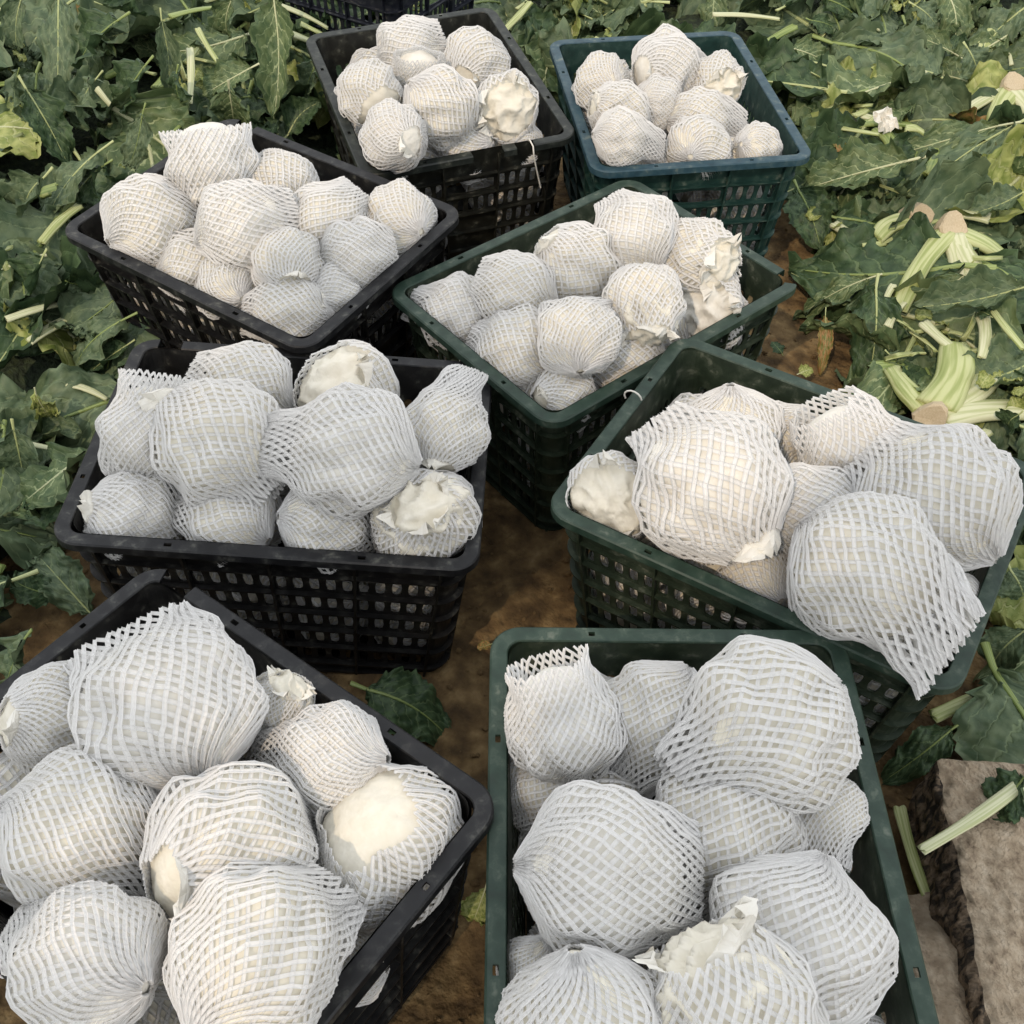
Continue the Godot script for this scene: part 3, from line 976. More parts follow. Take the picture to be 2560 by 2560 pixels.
	head("F3", "netted cauliflower right of the highest one at the left black crate's back", [-0.418, 0.33, -1.686, -0.622, 0.26, -0.739, 0.061, 1.27, 0.562, 0.4, 0.85, 0.6], 0)
	head("F4", "netted cauliflower with a squared tail in the middle of the left black crate", [-0.454, 0.36, -1.519, 0.931, 0.232, -0.282, 0.069, 1.256, -0.487, 0.3, 0.92, 0.65], 0)
	head("F5", "netted cauliflower with a torn lacy tuft at the right of the left black crate", [-0.323, 0.333, -1.572, 0.595, 0.552, -0.584, 0.06, 1.207, 0.455, 0.4, 0.9, 0.6], 0)
	head("F6", "netted cauliflower in the right corner of the left black crate", [-0.203, 0.32, -1.604, -0.635, -0.226, -0.738, 0.059, 1.496, 0.562, 0.5, 0.85, 0.6], 0)
	head("F7", "netted cauliflower with a short right tail, right side of the left black crate", [-0.267, 0.318, -1.503, 0.949, 0, -0.316, 0.059, 1.056, 0.576, 0.3, 0.9, 0.6], 0)
	head("F8", "netted cauliflower with a paper mouth near the middle of the left black crate", [-0.373, 0.336, -1.46, -0.316, 0, -0.949, 0.054, 1.332, 0.516, 0.5, 0.9, 0.65], 1)
	head("F9", "netted cauliflower low at the front left wall of the left black crate", [-0.546, 0.273, -1.516, 0.887, 0, -0.463, 0.062, 1.46, -0.471, 0.4, 0.85, 0.6], 0)
	head("F10", "round netted cauliflower at the front left wall of the left black crate", [-0.479, 0.284, -1.458, -0.586, -0.24, -0.774, 0.052, 1.613, 0.621, 0.5, 0.85, 0.6], 0)
	head("F11", "netted cauliflower in the near corner of the left black crate", [-0.362, 0.286, -1.391, -0.997, 0, -0.083, 0.059, 1.318, -0.471, 0.4, 0.9, 0.6], 0)
	head("F12", "netted cauliflower low in front of the short-tailed one in the left black crate", [-0.295, 0.288, -1.443, 0.543, -0.308, -0.782, 0.048, 1.363, 0.593, 0.5, 0.85, 0.6], 1)
	head("G1", "netted cauliflower with a ragged tail at the back of the dark green crate", [-0.23, 0.33, -2.206, 0.904, 0.366, -0.22, 0.066, 1.244, -0.488, 0.4, 0.9, 0.6], 0)
	head("G2", "netted cauliflower at the back right of the dark green crate", [-0.087, 0.33, -2.16, 0.331, 0, -0.944, 0.062, 1.603, 0.564, 0.6, 0.9, 0.6], 1)
	head("G3", "netted cauliflower with a smooth cream mouth at the left wall of the dark green crate", [-0.293, 0.345, -2.006, -0.521, 0.156, -0.839, 0.057, 1.122, 0.632, 0.5, 0.72, 0.72], 3)
	head("G4", "netted cauliflower with a wide upright neck in the middle back of the dark green crate", [-0.204, 0.33, -2.114, 0.08, 0.897, 0.434, 0.048, 1.15, 0.871, 0.15, 0.85, 0.6], 0)
	head("G5", "netted cauliflower in the middle of the dark green crate", [-0.148, 0.368, -1.913, 0.77, -0.638, -0.008, 0.065, 0.963, 0.489, 0.5, 0.9, 0.65], 0)
	head("G6", "cauliflower with much crumpled cream paper bare at the right wall of the dark green crate", [-0.024, 0.34, -1.964, -0.137, -0.385, -0.913, 0.059, 2.3, 0.6, 0.7, 0.5, 0.88], 2)
	head("G7", "netted cauliflower at the front left of the dark green crate", [-0.227, 0.36, -1.819, -0.566, -0.29, -0.771, 0.055, 1.883, 0.564, 0.5, 0.88, 0.62], 1)
	head("G8", "netted cauliflower at the middle of the front wall of the dark green crate", [-0.106, 0.278, -1.934, -0.836, -0.406, -0.369, 0.062, 1.195, 0.537, 0.5, 0.85, 0.6], 0)
	head("G9", "netted cauliflower low in the front left corner of the dark green crate", [-0.238, 0.27, -1.876, 0.48, -0.351, -0.804, 0.05, 1.697, 0.588, 0.5, 0.85, 0.6], 0)
	head("G10", "netted cauliflower low in the front right corner of the dark green crate", [0.01, 0.268, -1.954, 0.379, -0.359, -0.853, 0.043, 1.961, 0.643, 0.5, 0.85, 0.6], 0)
	head("H1", "netted cauliflower standing highest at the back of the teal crate", [0.298, 0.35, -2.118, 0.765, -0.178, -0.619, 0.065, 1.725, 0.605, 0.5, 0.88, 0.62], 1)
	head("H2", "netted cauliflower in the back left corner of the teal crate", [0.168, 0.328, -2.086, -0.545, -0.342, -0.765, 0.053, 1.659, 0.571, 0.5, 0.85, 0.6], 0)
	head("H3", "netted cauliflower with a frayed paper mouth at the right wall of the teal crate", [0.399, 0.33, -2.099, -0.177, -0.228, -0.957, 0.053, 1.655, 0.571, 0.5, 0.95, 0.72], 2)
	head("H4", "netted cauliflower in the middle of the teal crate", [0.276, 0.32, -2.023, 0.799, -0.241, -0.551, 0.05, 1.647, -0.529, 0.4, 0.85, 0.6], 0)
	head("H5", "netted cauliflower with a cut paper end at the left wall of the teal crate", [0.198, 0.33, -1.976, 0.907, -0.381, -0.178, 0.052, 1.5, 0.556, 0.5, 0.88, 0.62], 1)
	head("H6", "netted cauliflower with a tail reaching right in the teal crate", [0.355, 0.306, -1.993, 0.988, 0, -0.156, 0.055, 1.676, -0.595, 0.3, 0.88, 0.6], 0)
	head("H7", "netted cauliflower second from the front at the left wall of the teal crate", [0.191, 0.34, -1.863, 0.952, -0.224, -0.211, 0.046, 1.934, -0.545, 0.5, 0.85, 0.6], 0)
	head("H8", "netted cauliflower with a torn net showing paper, front left of the teal crate", [0.206, 0.283, -1.889, 0.073, -0.685, -0.725, 0.046, 2.216, 0.562, 0.7, 0.6, 0.75], 2)
	head("H9", "big round netted cauliflower at the middle of the teal crate's front wall", [0.353, 0.294, -1.91, 0.383, -0.247, -0.89, 0.059, 2.3, 0.537, 0.6, 0.88, 0.62], 0)
	head("H10", "netted cauliflower in the front right corner of the teal crate", [0.465, 0.291, -1.916, 0.745, -0.464, -0.479, 0.045, 1.439, 0.581, 0.5, 0.85, 0.6], 0)
	# the layers underneath, seen through the slots
	var names := {"A": "front black", "B": "front green", "C": "middle black", "D": "right green", "E": "centre green", "F": "left black", "G": "dark green", "H": "teal"}
	var nets := []
	var papers := []
	for k in 3:
		nets.append(net_mesh(0.058, 0.98, 0.35, 0.3, 0.98, 0.35, 22, 900 + k, 3))
		papers.append(paper_mesh(0.058, 0.8, 0.6, 0, 900 + k))
	for c in names:
		rng.seed = hash(c)
		for k in 24:
			var i := k % 8
			var lv := mini(k / 8, 2)
			var q: Vector3 = [Vector3(-0.180, 0, 0.114), Vector3(-0.06, 0, 0.116), Vector3(0.06, 0, 0.116), Vector3(0.180, 0, 0.114), Vector3(-0.180, 0, -0.114), Vector3(-0.06, 0, -0.116), Vector3(0.06, 0, -0.116), Vector3(0.180, 0, -0.114)][i]
			q += Vector3(rng.randf_range(-0.004, 0.004), [0.068, 0.158, 0.24][lv], rng.randf_range(-0.003, 0.003))
			if lv == 2: q = Vector3([-0.185, -0.065, 0.065, 0.185][k % 4] + rng.randf_range(-0.008, 0.008), 0.243 + rng.randf_range(-0.006, 0.004), -0.088 if k < 20 else 0.088)
			if lv == 0: q *= Vector3(0.95, 1, 0.92)
			var tr: Transform3D = crate_at[c] * Transform3D(Basis.from_euler(Vector3(rng.randf_range(-1.4, 1.4), rng.randf() * TAU, rng.randf_range(1.0, 2.0))), q)
			var t := thing("wrapped_cauliflower", "netted cauliflower in the lower layers of the %s crate, glimpsed through its slots" % names[c], "cauliflower", tr, "cauliflowers under the top layer of the %s crate" % names[c])
			part("foam_net", nets[k % 3], M.foam, t)
			part("paper_wrap", papers[k % 3], M.paper, t)


# ---------------------------------------------------------------- leaves

var blades := []
var ribs := []

# unit leaf: base at the origin, tip at +Z, face up; returns [blade, midrib]
func leaf_shape(sd: int, torn := 1.0) -> Array:
	rng.seed = sd
	var off := rng.randf() * 80
	var curl := rng.randf_range(-0.55, 0.22)
	var fold := rng.randf_range(-0.10, 0.55)
	var bend := rng.randf_range(-0.10, 0.10)
	var wave := rng.randf_range(0.045, 0.11)
	var rows := 30
	var cols := 19
	var p := PackedVector3Array()
	var uv := PackedVector2Array()
	var mid := func(v: float): return Vector3(bend * sin(v * PI), curl * v * v + 0.05 * sin(v * PI), v * (1.0 - 0.12 * absf(curl)))
	for j in rows:
		var v := j / (rows - 1.0)
		var w := 0.285 * pow(sin(pow(v, 0.72) * PI * 0.985 + 0.02), 0.62)
		if v < 0.18: w *= lerpf(0.45, 1.0, v / 0.18) * (1.0 + 0.25 * sin(v * 70.0))
		for i in cols:
			var u := i / (cols - 1.0) * 2 - 1
			var e := absf(u)
			var ww := w * (1.0 + 0.16 * noise.get_noise_2d(v * 5.0 + off, signf(u) * 7.0) + e * 0.06 * noise.get_noise_2d(v * 26.0 + off, signf(u) * 3.0 + 9.0))
			ww *= 1.0 + e * 0.035 * (1.0 if j % 2 else -1.0)
			var c: Vector3 = mid.call(minf(v, torn + (0.05 * noise.get_noise_2d(u * 6.0 + off, 2.0) if torn < 1.0 else 0.0)))
			var up := e * e * fold * 0.5 * w / 0.28 + wave * e * e * sin(v * 16.0 + signf(u) * 1.3 + off) + wave * 0.8 * e * noise.get_noise_2d(v * 8.0 + off, u * 4.0)
			up += 0.016 * noise.get_noise_2d(u * 9.0 + off, v * 16.0) + 0.008 * absf(noise.get_noise_2d(u * 6.0, v * 13.0 + off)) 
			p.append(c + Vector3(u * ww * (1.0 - absf(fold) * 0.22 * e), up, 0))
			uv.append(Vector2(u * 0.5 + 0.5, v))
	var blade := grid_mesh(p, rows, cols, false, uv)
	var pts := PackedVector3Array()
	var rad := PackedFloat32Array()
	for k in 14:
		var v := lerpf(-0.16, 0.9 * torn, k / 13.0)
		var c: Vector3 = mid.call(maxf(v, 0.0))
		if v < 0: c += Vector3(0, v * 0.12, v)
		pts.append(c + Vector3(0, 0.004, 0))
		rad.append(lerpf(0.022, 0.004, pow(k / 13.0, 0.6)))
	return [blade, tube(pts, rad, 0.6, Vector3.UP, 7)]


func leaf_node(shape_: int, mat: int, tr: Transform3D, label: String, group := "", own := true) -> Node3D:
	var t := thing("cauliflower_leaf", label, "leaf", tr, group)
	part("blade", blades[shape_], M["leaf%d" % mat], t)
	part("midrib", ribs[shape_], M.stalk_pale if mat == 2 or mat == 3 else M.stalk if shape_ % 2 else M.stalk_green, t)
	return t


func leaf_frame(base: Vector3, tip: Vector3, width: float, roll: float, toward: float) -> Transform3D:
	var z := tip - base
	var ln := z.length()
	z /= ln
	var up := (Vector3.UP + (Vector3(0, 1.39, 0) - base).normalized() * toward).normalized()
	up = up.rotated(z, roll)
	var x := up.cross(z).normalized()
	var y := z.cross(x)
	var k := clampf(width / 0.54, ln * 0.45, ln * 1.6)
	return Transform3D(Basis(x * k, y * minf(ln, k * 1.3), z * ln), base)


var hero_count := 0

func hero(label: String, mat: int, d: Array):
	hero_count += 1
	rng.seed = 400 + hero_count
	var b := Vector3(d[0], d[1], d[2])
	var t := Vector3(d[3], d[4], d[5])
	var s := rng.randi() % 10
	leaf_node(s, mat, leaf_frame(b, t, d[6], rng.randf_range(-0.25, 0.25), 0.7), label, "trimmed cauliflower leaves in the heaps")


# a cut stalk: a ribbed trough, thick, with square ends
func stalk_mesh(sd: int, flare: float) -> ArrayMesh:
	rng.seed = sd
	var bend := rng.randf_range(0.02, 0.10) * (1.0 if sd % 2 else -1.0)
	var rows := 16
	var cols := 14
	var p := PackedVector3Array()
	var uv := PackedVector2Array()
	for j in rows + 2:
		var v := clampf((j - 1) / (rows - 1.0), 0.0, 1.0)
		var w := 0.5 * lerpf(1.0, flare, v) * (1.0 + 0.06 * sin(v * 9.0 + sd))
		for i in cols:
			var a := TAU * i / cols
			var q := Vector3(cos(a) * w, sin(a) * w * 0.42 + absf(cos(a)) * w * 0.22 * maxf(sin(a), 0.0), 0)
			q *= 1.0 + 0.05 * sin(a * 7.0)
			if j == 0 or j == rows + 1: q = Vector3(q.x * 0.15, q.y * 0.15, 0)
			p.append(q + Vector3(bend * sin(v * PI) * 2.0, 0.12 * sin(v * PI), v + (0.012 * sin(i * 2.0) if j <= 1 or j >= rows else 0.0)))
			uv.append(Vector2(float(i) / cols, v))
	return grid_mesh(p, rows + 2, cols, true, uv)


var stalks := []
var stalk_count := 0

func stalk_frame(b: Vector3, t: Vector3, w: float) -> Transform3D:
	var z := t - b
	var ln := z.length()
	z /= ln
	var x := Vector3.UP.cross(z).normalized()
	return Transform3D(Basis(x * w, z.cross(x) * w, z * ln), b)


func loose_stalk(label: String, d: Array):
	stalk_count += 1
	var pale := label.contains("pale") or label.contains("white") or label.contains("cream")
	var o := part("leaf_stalk", stalks[stalk_count % 4], M.stalk_pale if pale else M.stalk_green if label.contains("green") and stalk_count % 2 else M.stalk, self, stalk_frame(Vector3(d[0], d[1], d[2]), Vector3(d[3], d[4], d[5]), d[6] * 1.05))
	tag(o, label, "stalk", "cut cauliflower stalks")


func stump(label: String, at: Vector3, face: Vector3, dirs: Array):
	var t := thing("cauliflower_stump", label, "cauliflower stump", Transform3D(Basis(), at), "cut cauliflower stumps with stalks")
	var z := face.normalized()
	var x := Vector3.UP.cross(z).normalized()
	var y := z.cross(x)
	var p := PackedVector3Array()
	var prof := [[-0.04, 0.0], [-0.04, 0.022], [-0.005, 0.030], [0.014, 0.029], [0.018, 0.026], [0.016, 0.012], [0.014, 0.0]]
	rng.seed = hash(label)
	for r in prof:
		for i in 14:
			var a := TAU * i / 14
			var k: float = r[1] * (1.0 + 0.12 * sin(a * 3 + at.x * 40)) + rng.randf_range(-0.0015, 0.0015)
			p.append(z * r[0] + (x * cos(a) + y * sin(a)) * k)
	part("cut_core", facet_mesh(p, prof.size(), 14, true), M.cut, t)
	var n := 0
	for d in dirs:
		var v := Vector3(d[0], d[1], d[2])
		part("thick_stalk", stalks[n % 4], M.stalk_pale if n % 3 else M.stalk, t, stalk_frame(v.normalized() * 0.02, v, d[3]))
		n += 1


func in_crate(x: float, z: float, grow: float) -> bool:
	for c in crate_at:
		var tr: Transform3D = crate_at[c]
		var q := tr.affine_inverse() * Vector3(x, 0.1, z)
		if absf(q.x) < LEN * 0.5 - 0.03 + grow and absf(q.z) < WID * 0.5 - 0.03 + grow: return true
	return false


func bare(x: float, z: float) -> bool:
	return Vector2(x - 0.585, (z + 1.67) * 0.6).length() < 0.115 or Vector2(x - 0.0, z + 1.1).length() < 0.2 or Vector2(x + 0.02, z + 0.5).length() < 0.25


func make_leaves():
	for k in 10:
		var s := leaf_shape(200 + k, 1.0 if k < 7 else rng.randf_range(0.55, 0.8))
		blades.append(s[0])
		ribs.append(s[1])
	for k in 4:
		stalks.append(stalk_mesh(20 + k, [0.8, 0.6, 1.0, 0.7][k]))
	hero("long veined cauliflower leaf hanging at the far left edge", 1, [-1.103, 0.345, -2.417, -1.146, 0.199, -2.325, 0.057])
	hero("long cauliflower leaf with a thick straight pale midrib, upper left", 1, [-1.015, 0.355, -2.405, -1.022, 0.2, -2.161, 0.078])
	hero("broad grey-green cauliflower leaf right of the long midrib leaf, upper left", 0, [-0.847, 0.362, -2.27, -1.027, 0.219, -2.336, 0.093])
	hero("wide drooping cauliflower leaf with a dark tip at the left, above the bright green stalk", 0, [-0.987, 0.324, -2.047, -0.935, 0.175, -2.005, 0.08])
	hero("blunt cauliflower leaf showing fine veins in the middle of the left heap", 1, [-0.842, 0.342, -2.051, -0.959, 0.203, -2.086, 0.066])
	hero("broad dark cauliflower leaf above the brown withered bit in the left heap", 0, [-0.766, 0.33, -2.141, -0.878, 0.2, -2.165, 0.086])
	hero("narrow cauliflower leaf hanging straight down in the upper left heap", 1, [-0.754, 0.366, -2.264, -0.766, 0.219, -2.228, 0.051])
	hero("dark cauliflower leaf with small holes above the left black crate", 0, [-0.702, 0.321, -2.125, -0.745, 0.199, -2.148, 0.061])
	hero("pale-veined cauliflower leaf hanging upright left of the dark green crate", 2, [-0.632, 0.354, -2.403, -0.683, 0.226, -2.381, 0.057])
	hero("cauliflower leaf with pale fan veins pointing left, above the left black crate", 2, [-0.584, 0.262, -2.272, -0.69, 0.214, -2.233, 0.071])
	hero("pointed cauliflower leaf on a long curved stalk left of the dark green crate", 2, [-0.556, 0.328, -2.467, -0.545, 0.135, -2.261, 0.092])
	hero("cauliflower leaf with forked white veins behind the left black crate's back corner", 2, [-0.608, 0.276, -2.152, -0.628, 0.155, -2.182, 0.077])
	hero("smooth oval cauliflower leaf touching the left black crate", 1, [-0.742, 0.307, -1.985, -0.801, 0.18, -1.963, 0.051])
	hero("long cauliflower leaf with a bright green midrib running down left, beside the left black crate", 1, [-0.802, 0.293, -1.862, -0.996, 0.169, -1.793, 0.069])
	hero("folded dark cauliflower leaf at the left wall of the dark green crate", 0, [-0.522, 0.115, -2.256, -0.451, 0.157, -2.318, 0.077])
	hero("small dark cauliflower leaf at the top edge, upper left", 0, [-0.919, 0.342, -2.388, -0.859, 0.266, -2.45, 0.05])
	hero("cauliflower leaf with a browned rim left of the dark green crate", 1, [-0.456, 0.232, -2.368, -0.511, 0.135, -2.366, 0.059])
	hero("short cauliflower leaf at the left edge under the long veined one", 1, [-0.999, 0.345, -2.054, -1.079, 0.206, -2.113, 0.038])
	hero("cauliflower leaf lying over the green midrib beside the left black crate", 0, [-0.801, 0.265, -1.859, -0.95, 0.162, -1.864, 0.063])
	hero("large veined cauliflower leaf at the left edge level with the left black crate", 1, [-0.891, 0.276, -1.798, -1.018, 0.138, -1.786, 0.085])
	hero("dark cauliflower leaf tucked at the left corner of the left black crate", 0, [-0.861, 0.192, -1.856, -0.818, 0.183, -1.89, 0.054])
	hero("round dark cauliflower leaf below the left black crate's corner", 0, [-0.864, 0.215, -1.638, -0.931, 0.112, -1.65, 0.081])
	hero("long folded cauliflower leaf between the two black crates on the left", 1, [-0.697, 0.172, -1.511, -0.868, 0.069, -1.497, 0.07])
	hero("ragged dark cauliflower leaf next to the middle black crate", 0, [-0.697, 0.128, -1.495, -0.793, 0.048, -1.492, 0.05])
	hero("curled yellow-green leaf left of the middle black crate", 3, [-0.794, 0.167, -1.317, -0.817, 0.05, -1.339, 0.039])
	hero("big cauliflower leaf with a thick pale midrib left of the middle black crate", 2, [-0.677, 0.158, -1.196, -0.844, 0.055, -1.163, 0.096])
	hero("cauliflower leaf left of the middle black crate's front corner", 0, [-0.694, 0.108, -1.153, -0.807, 0.052, -1.152, 0.07])
	hero("large pale folded cauliflower leaf between the two nearest black crates at left", 1, [-0.656, 0.016, -0.982, -0.775, 0.113, -1.07, 0.067])
	hero("crumpled cauliflower leaf at the left edge above the front black crate", 0, [-0.708, 0.038, -1.001, -0.779, 0.088, -1, 0.053])
	hero("cauliflower leaf at the left edge beside the front black crate", 1, [-0.672, 0.148, -0.844, -0.75, 0.034, -0.833, 0.071])
	hero("cauliflower leaf beside the left black crate's slotted wall", 1, [-0.826, 0.163, -1.627, -0.799, 0.095, -1.661, 0.052])
	hero("cauliflower leaf with branching white veins at the left edge", 1, [-0.804, 0.171, -1.233, -0.824, 0.05, -1.229, 0.071])
	hero("very long cauliflower leaf with a straight yellow midrib, right of the teal crate", 1, [1.11, 0.155, -2.26, 0.781, 0.069, -2.05, 0.116])
	hero("large veined cauliflower leaf at the front right corner of the teal crate", 2, [0.843, 0.157, -2.109, 0.641, 0.057, -2.139, 0.115])
	hero("dark cauliflower leaf under the large veined one beside the teal crate", 0, [0.615, 0.096, -2.093, 0.656, 0.037, -1.963, 0.094])
	hero("cauliflower leaf with a white base and spreading veins behind the teal crate", 2, [0.69, 0.124, -2.698, 0.797, 0.08, -2.699, 0.07])
	hero("large cauliflower leaf with many side veins at the top right edge", 1, [1.285, 0.199, -2.78, 1.123, 0.108, -2.739, 0.1])
	hero("cauliflower leaf with white base veins, upper right", 2, [1.129, 0.105, -2.554, 0.994, 0.12, -2.623, 0.094])
	hero("smooth grey-green cauliflower leaf, upper right", 1, [1.091, 0.183, -2.587, 1.161, 0.105, -2.553, 0.092])
	hero("rounded cauliflower leaf at the top, upper right", 1, [1.008, 0.196, -2.788, 1.117, 0.138, -2.78, 0.074])
	hero("long dark cauliflower leaf at the top right of the teal crate", 0, [0.785, 0.196, -2.822, 0.924, 0.113, -2.795, 0.071])
	hero("narrow cauliflower leaf with a pale stalk end, upper right", 2, [1.113, 0.112, -2.706, 0.98, 0.155, -2.763, 0.056])
	hero("dark crumpled cauliflower leaf behind the teal crate", 0, [0.75, 0.156, -2.785, 0.835, 0.115, -2.788, 0.056])
	hero("cauliflower leaf with a flat grey face in the right heap", 1, [0.897, 0.135, -2.48, 1.012, 0.102, -2.498, 0.077])
	hero("very narrow cauliflower leaf with a long pale midrib in the right heap", 2, [1.076, 0.163, -2.252, 0.774, 0.098, -2.238, 0.036])
	hero("striped cauliflower leaf with a pale lower edge at the right edge", 1, [1.043, 0.17, -1.97, 0.946, 0.113, -1.964, 0.063])
	hero("orange and green withering leaf beside the teal crate", 4, [0.703, 0.119, -2.257, 0.773, 0.1, -2.254, 0.036])
	hero("cauliflower leaf with its stalk curling over bare soil, right of the centre green crate", 2, [0.704, 0.096, -1.771, 0.56, 0.02, -1.773, 0.056])
	hero("large dark upright cauliflower leaf behind the right green crate", 0, [0.696, 0.123, -1.701, 0.654, 0.03, -1.517, 0.094])
	hero("large grey-green cauliflower leaf with a straight midrib at the right edge", 1, [0.943, 0.181, -1.635, 0.758, 0.103, -1.653, 0.079])
	hero("cauliflower leaf with a white forked vein in the right heap", 2, [0.85, 0.165, -1.69, 0.793, 0.088, -1.691, 0.042])
	hero("small dark folded leaf lying on the large grey-green one at the right", 0, [0.872, 0.155, -1.581, 0.853, 0.15, -1.612, 0.04])
	hero("withered pinkish strip of leaf on the bare soil", 4, [0.604, 0.077, -1.673, 0.593, 0.02, -1.572, 0.022])
	hero("pale cut leaf base behind the right green crate's back wall", 3, [0.751, 0.067, -1.373, 0.834, 0.101, -1.391, 0.041])
	hero("small grey leaf behind the right green crate", 1, [0.698, 0.086, -1.552, 0.745, 0.045, -1.527, 0.041])
	hero("small light green leaf at the back wall of the right green crate", 3, [0.547, 0.021, -1.567, 0.575, 0.02, -1.581, 0.031])
	hero("dark cauliflower leaf at the right edge behind the right green crate", 0, [0.862, 0.132, -1.343, 0.847, 0.076, -1.344, 0.05])
	hero("flat cauliflower leaf at the edge of the bare soil", 1, [0.668, 0.031, -1.839, 0.651, 0.044, -1.891, 0.088])
	hero("small dark leaf scrap on the soil by the centre green crate", 0, [0.531, 0.001, -1.65, 0.515, 0.02, -1.67, 0.026])
	hero("tiny dark leaf roll on the bare soil", 0, [0.586, 0.03, -1.87, 0.624, 0.027, -1.832, 0.02])
	hero("cauliflower leaf with a curved green midrib at the right wall of the right green crate", 1, [0.752, 0.106, -0.914, 0.694, 0.021, -0.864, 0.065])
	hero("wavy dark leaf under the thick stalk at the right edge", 0, [0.64, 0.027, -0.798, 0.746, 0.03, -0.811, 0.041])
	hero("veined cauliflower leaf at the right edge by the right green crate", 1, [0.765, 0.101, -1.03, 0.797, 0.041, -0.97, 0.064])
	hero("dark cauliflower leaf between the two green crates and the block", 0, [0.621, 0.065, -0.772, 0.519, 0.02, -0.714, 0.055])
	hero("cauliflower leaf lying on the tan block", 0, [0.637, 0.181, -0.636, 0.593, 0.122, -0.629, 0.062])
	hero("small green leaf at the near right wall of the front green crate", 3, [0.51, 0.064, -0.427, 0.529, 0.02, -0.396, 0.02])
	hero("dark cauliflower leaf in the gap between the front black crate and the middle black crate", 0, [-0.205, 0.065, -0.822, -0.068, 0.02, -0.782, 0.099])
	hero("yellow-green leaf standing between the two front crates", 3, [-0.027, 0.065, -0.532, -0.046, 0.02, -0.489, 0.04])
	hero("tiny pale leaf bit on the soil between the middle crates", 4, [-0.03, 0.02, -0.933, -0.05, 0.02, -0.924, 0.02])
	hero("small green leaf tip inside the front green crate", 3, [0.371, 0.267, -0.522, 0.392, 0.215, -0.52, 0.02])
	loose_stalk("bright green stalk running down left beside the left black crate", [-0.833, 0.242, -1.936, -0.894, 0.234, -1.842, 0.01])
	loose_stalk("thick cut green stalk at the left corner of the left black crate", [-0.851, 0.203, -1.819, -0.898, 0.19, -1.714, 0.02])
	loose_stalk("pale bent stalk standing in the left heap", [-0.711, 0.299, -2.277, -0.69, 0.255, -2.125, 0.017])
	loose_stalk("thin curved green stalk in the left heap", [-0.713, 0.301, -2.369, -0.653, 0.261, -2.28, 0.013])
	loose_stalk("green stalk lying across the top of the left heap", [-0.775, 0.318, -2.388, -0.672, 0.306, -2.47, 0.019])
	loose_stalk("thick pale stalk ending at the dark green crate", [-0.568, 0.25, -2.486, -0.49, 0.208, -2.51, 0.024])
	loose_stalk("long pale stalk behind the dark green crate", [-0.568, 0.273, -2.559, -0.461, 0.214, -2.573, 0.02])
	loose_stalk("short cut stalk at the dark green crate's back corner", [-0.516, 0.241, -2.533, -0.465, 0.21, -2.541, 0.018])
	loose_stalk("short green stalk end behind the left black crate", [-0.699, 0.234, -2.086, -0.719, 0.229, -2.041, 0.011])
	loose_stalk("pale creamy stalk below the left black crate", [-0.803, 0.122, -1.592, -0.876, 0.126, -1.501, 0.021])
	loose_stalk("curved pale stalk at the left edge", [-0.921, 0.148, -1.537, -0.825, 0.129, -1.616, 0.019])
	loose_stalk("pale cut stalk lying level left of the middle black crate", [-0.795, 0.122, -1.246, -0.722, 0.103, -1.248, 0.01])
	loose_stalk("curled pale green stalk at the middle black crate's wall", [-0.784, 0.111, -1.408, -0.716, 0.093, -1.389, 0.016])
	loose_stalk("thick pale folded stalk right of the teal crate", [0.682, 0.071, -1.994, 0.749, 0.079, -1.884, 0.028])
	loose_stalk("square-cut stalk chunk in the right heap", [0.881, 0.138, -2.278, 0.922, 0.134, -2.267, 0.028])
	loose_stalk("thin bright stalk beside the teal crate", [0.731, 0.129, -2.296, 0.818, 0.134, -2.258, 0.015])
	loose_stalk("yellow-green stalk behind the teal crate", [0.629, 0.094, -2.523, 0.691, 0.104, -2.564, 0.014])
	loose_stalk("short cut stalk in the right heap", [0.783, 0.127, -2.354, 0.821, 0.124, -2.388, 0.017])
	loose_stalk("slender stalk in the upper right heap", [0.758, 0.117, -2.555, 0.84, 0.114, -2.552, 0.009])
	loose_stalk("ribbed pale stalk in the right heap under the grey-green leaf", [0.765, 0.119, -1.602, 0.806, 0.122, -1.513, 0.024])
	loose_stalk("broad upright pale stalk at the right edge", [0.869, 0.137, -1.604, 0.841, 0.128, -1.495, 0.027])
	loose_stalk("bent dark green stalk at the right edge", [0.88, 0.157, -1.591, 0.906, 0.154, -1.489, 0.014])
	loose_stalk("yellow-green stalk behind the right green crate", [0.656, 0.053, -1.464, 0.714, 0.06, -1.458, 0.016])
	loose_stalk("split pale stalk in the right heap", [0.741, 0.108, -1.733, 0.711, 0.095, -1.671, 0.014])
	loose_stalk("white cut stalk beside the dark upright leaf", [0.707, 0.097, -1.616, 0.753, 0.105, -1.682, 0.017])
	loose_stalk("thick yellow-green stalk at the right green crate's corner", [0.733, 0.064, -0.838, 0.603, 0.054, -0.797, 0.022])
	loose_stalk("thick pale stalk lying across the tan block", [0.643, 0.168, -0.639, 0.495, 0.164, -0.549, 0.018])
	loose_stalk("yellowed stalk beside the front green crate", [0.53, 0.038, -0.666, 0.539, 0.034, -0.546, 0.017])
	loose_stalk("short stalk with leaf shred beside the front green crate", [0.555, 0.028, -0.597, 0.57, 0.024, -0.544, 0.013])
	loose_stalk("bright green stalk standing behind the dark green crate", [-0.04, 0.152, -2.704, 0.027, 0.176, -2.818, 0.019])
	loose_stalk("long pale stalk lying behind the teal crate", [0.495, 0.171, -2.774, 0.664, 0.165, -2.768, 0.02])
	# the other leaves of the heaps that can be told apart
	var left := 300 - hero_count
	var tries := 0
	var gen := RandomNumberGenerator.new()
	gen.seed = 77
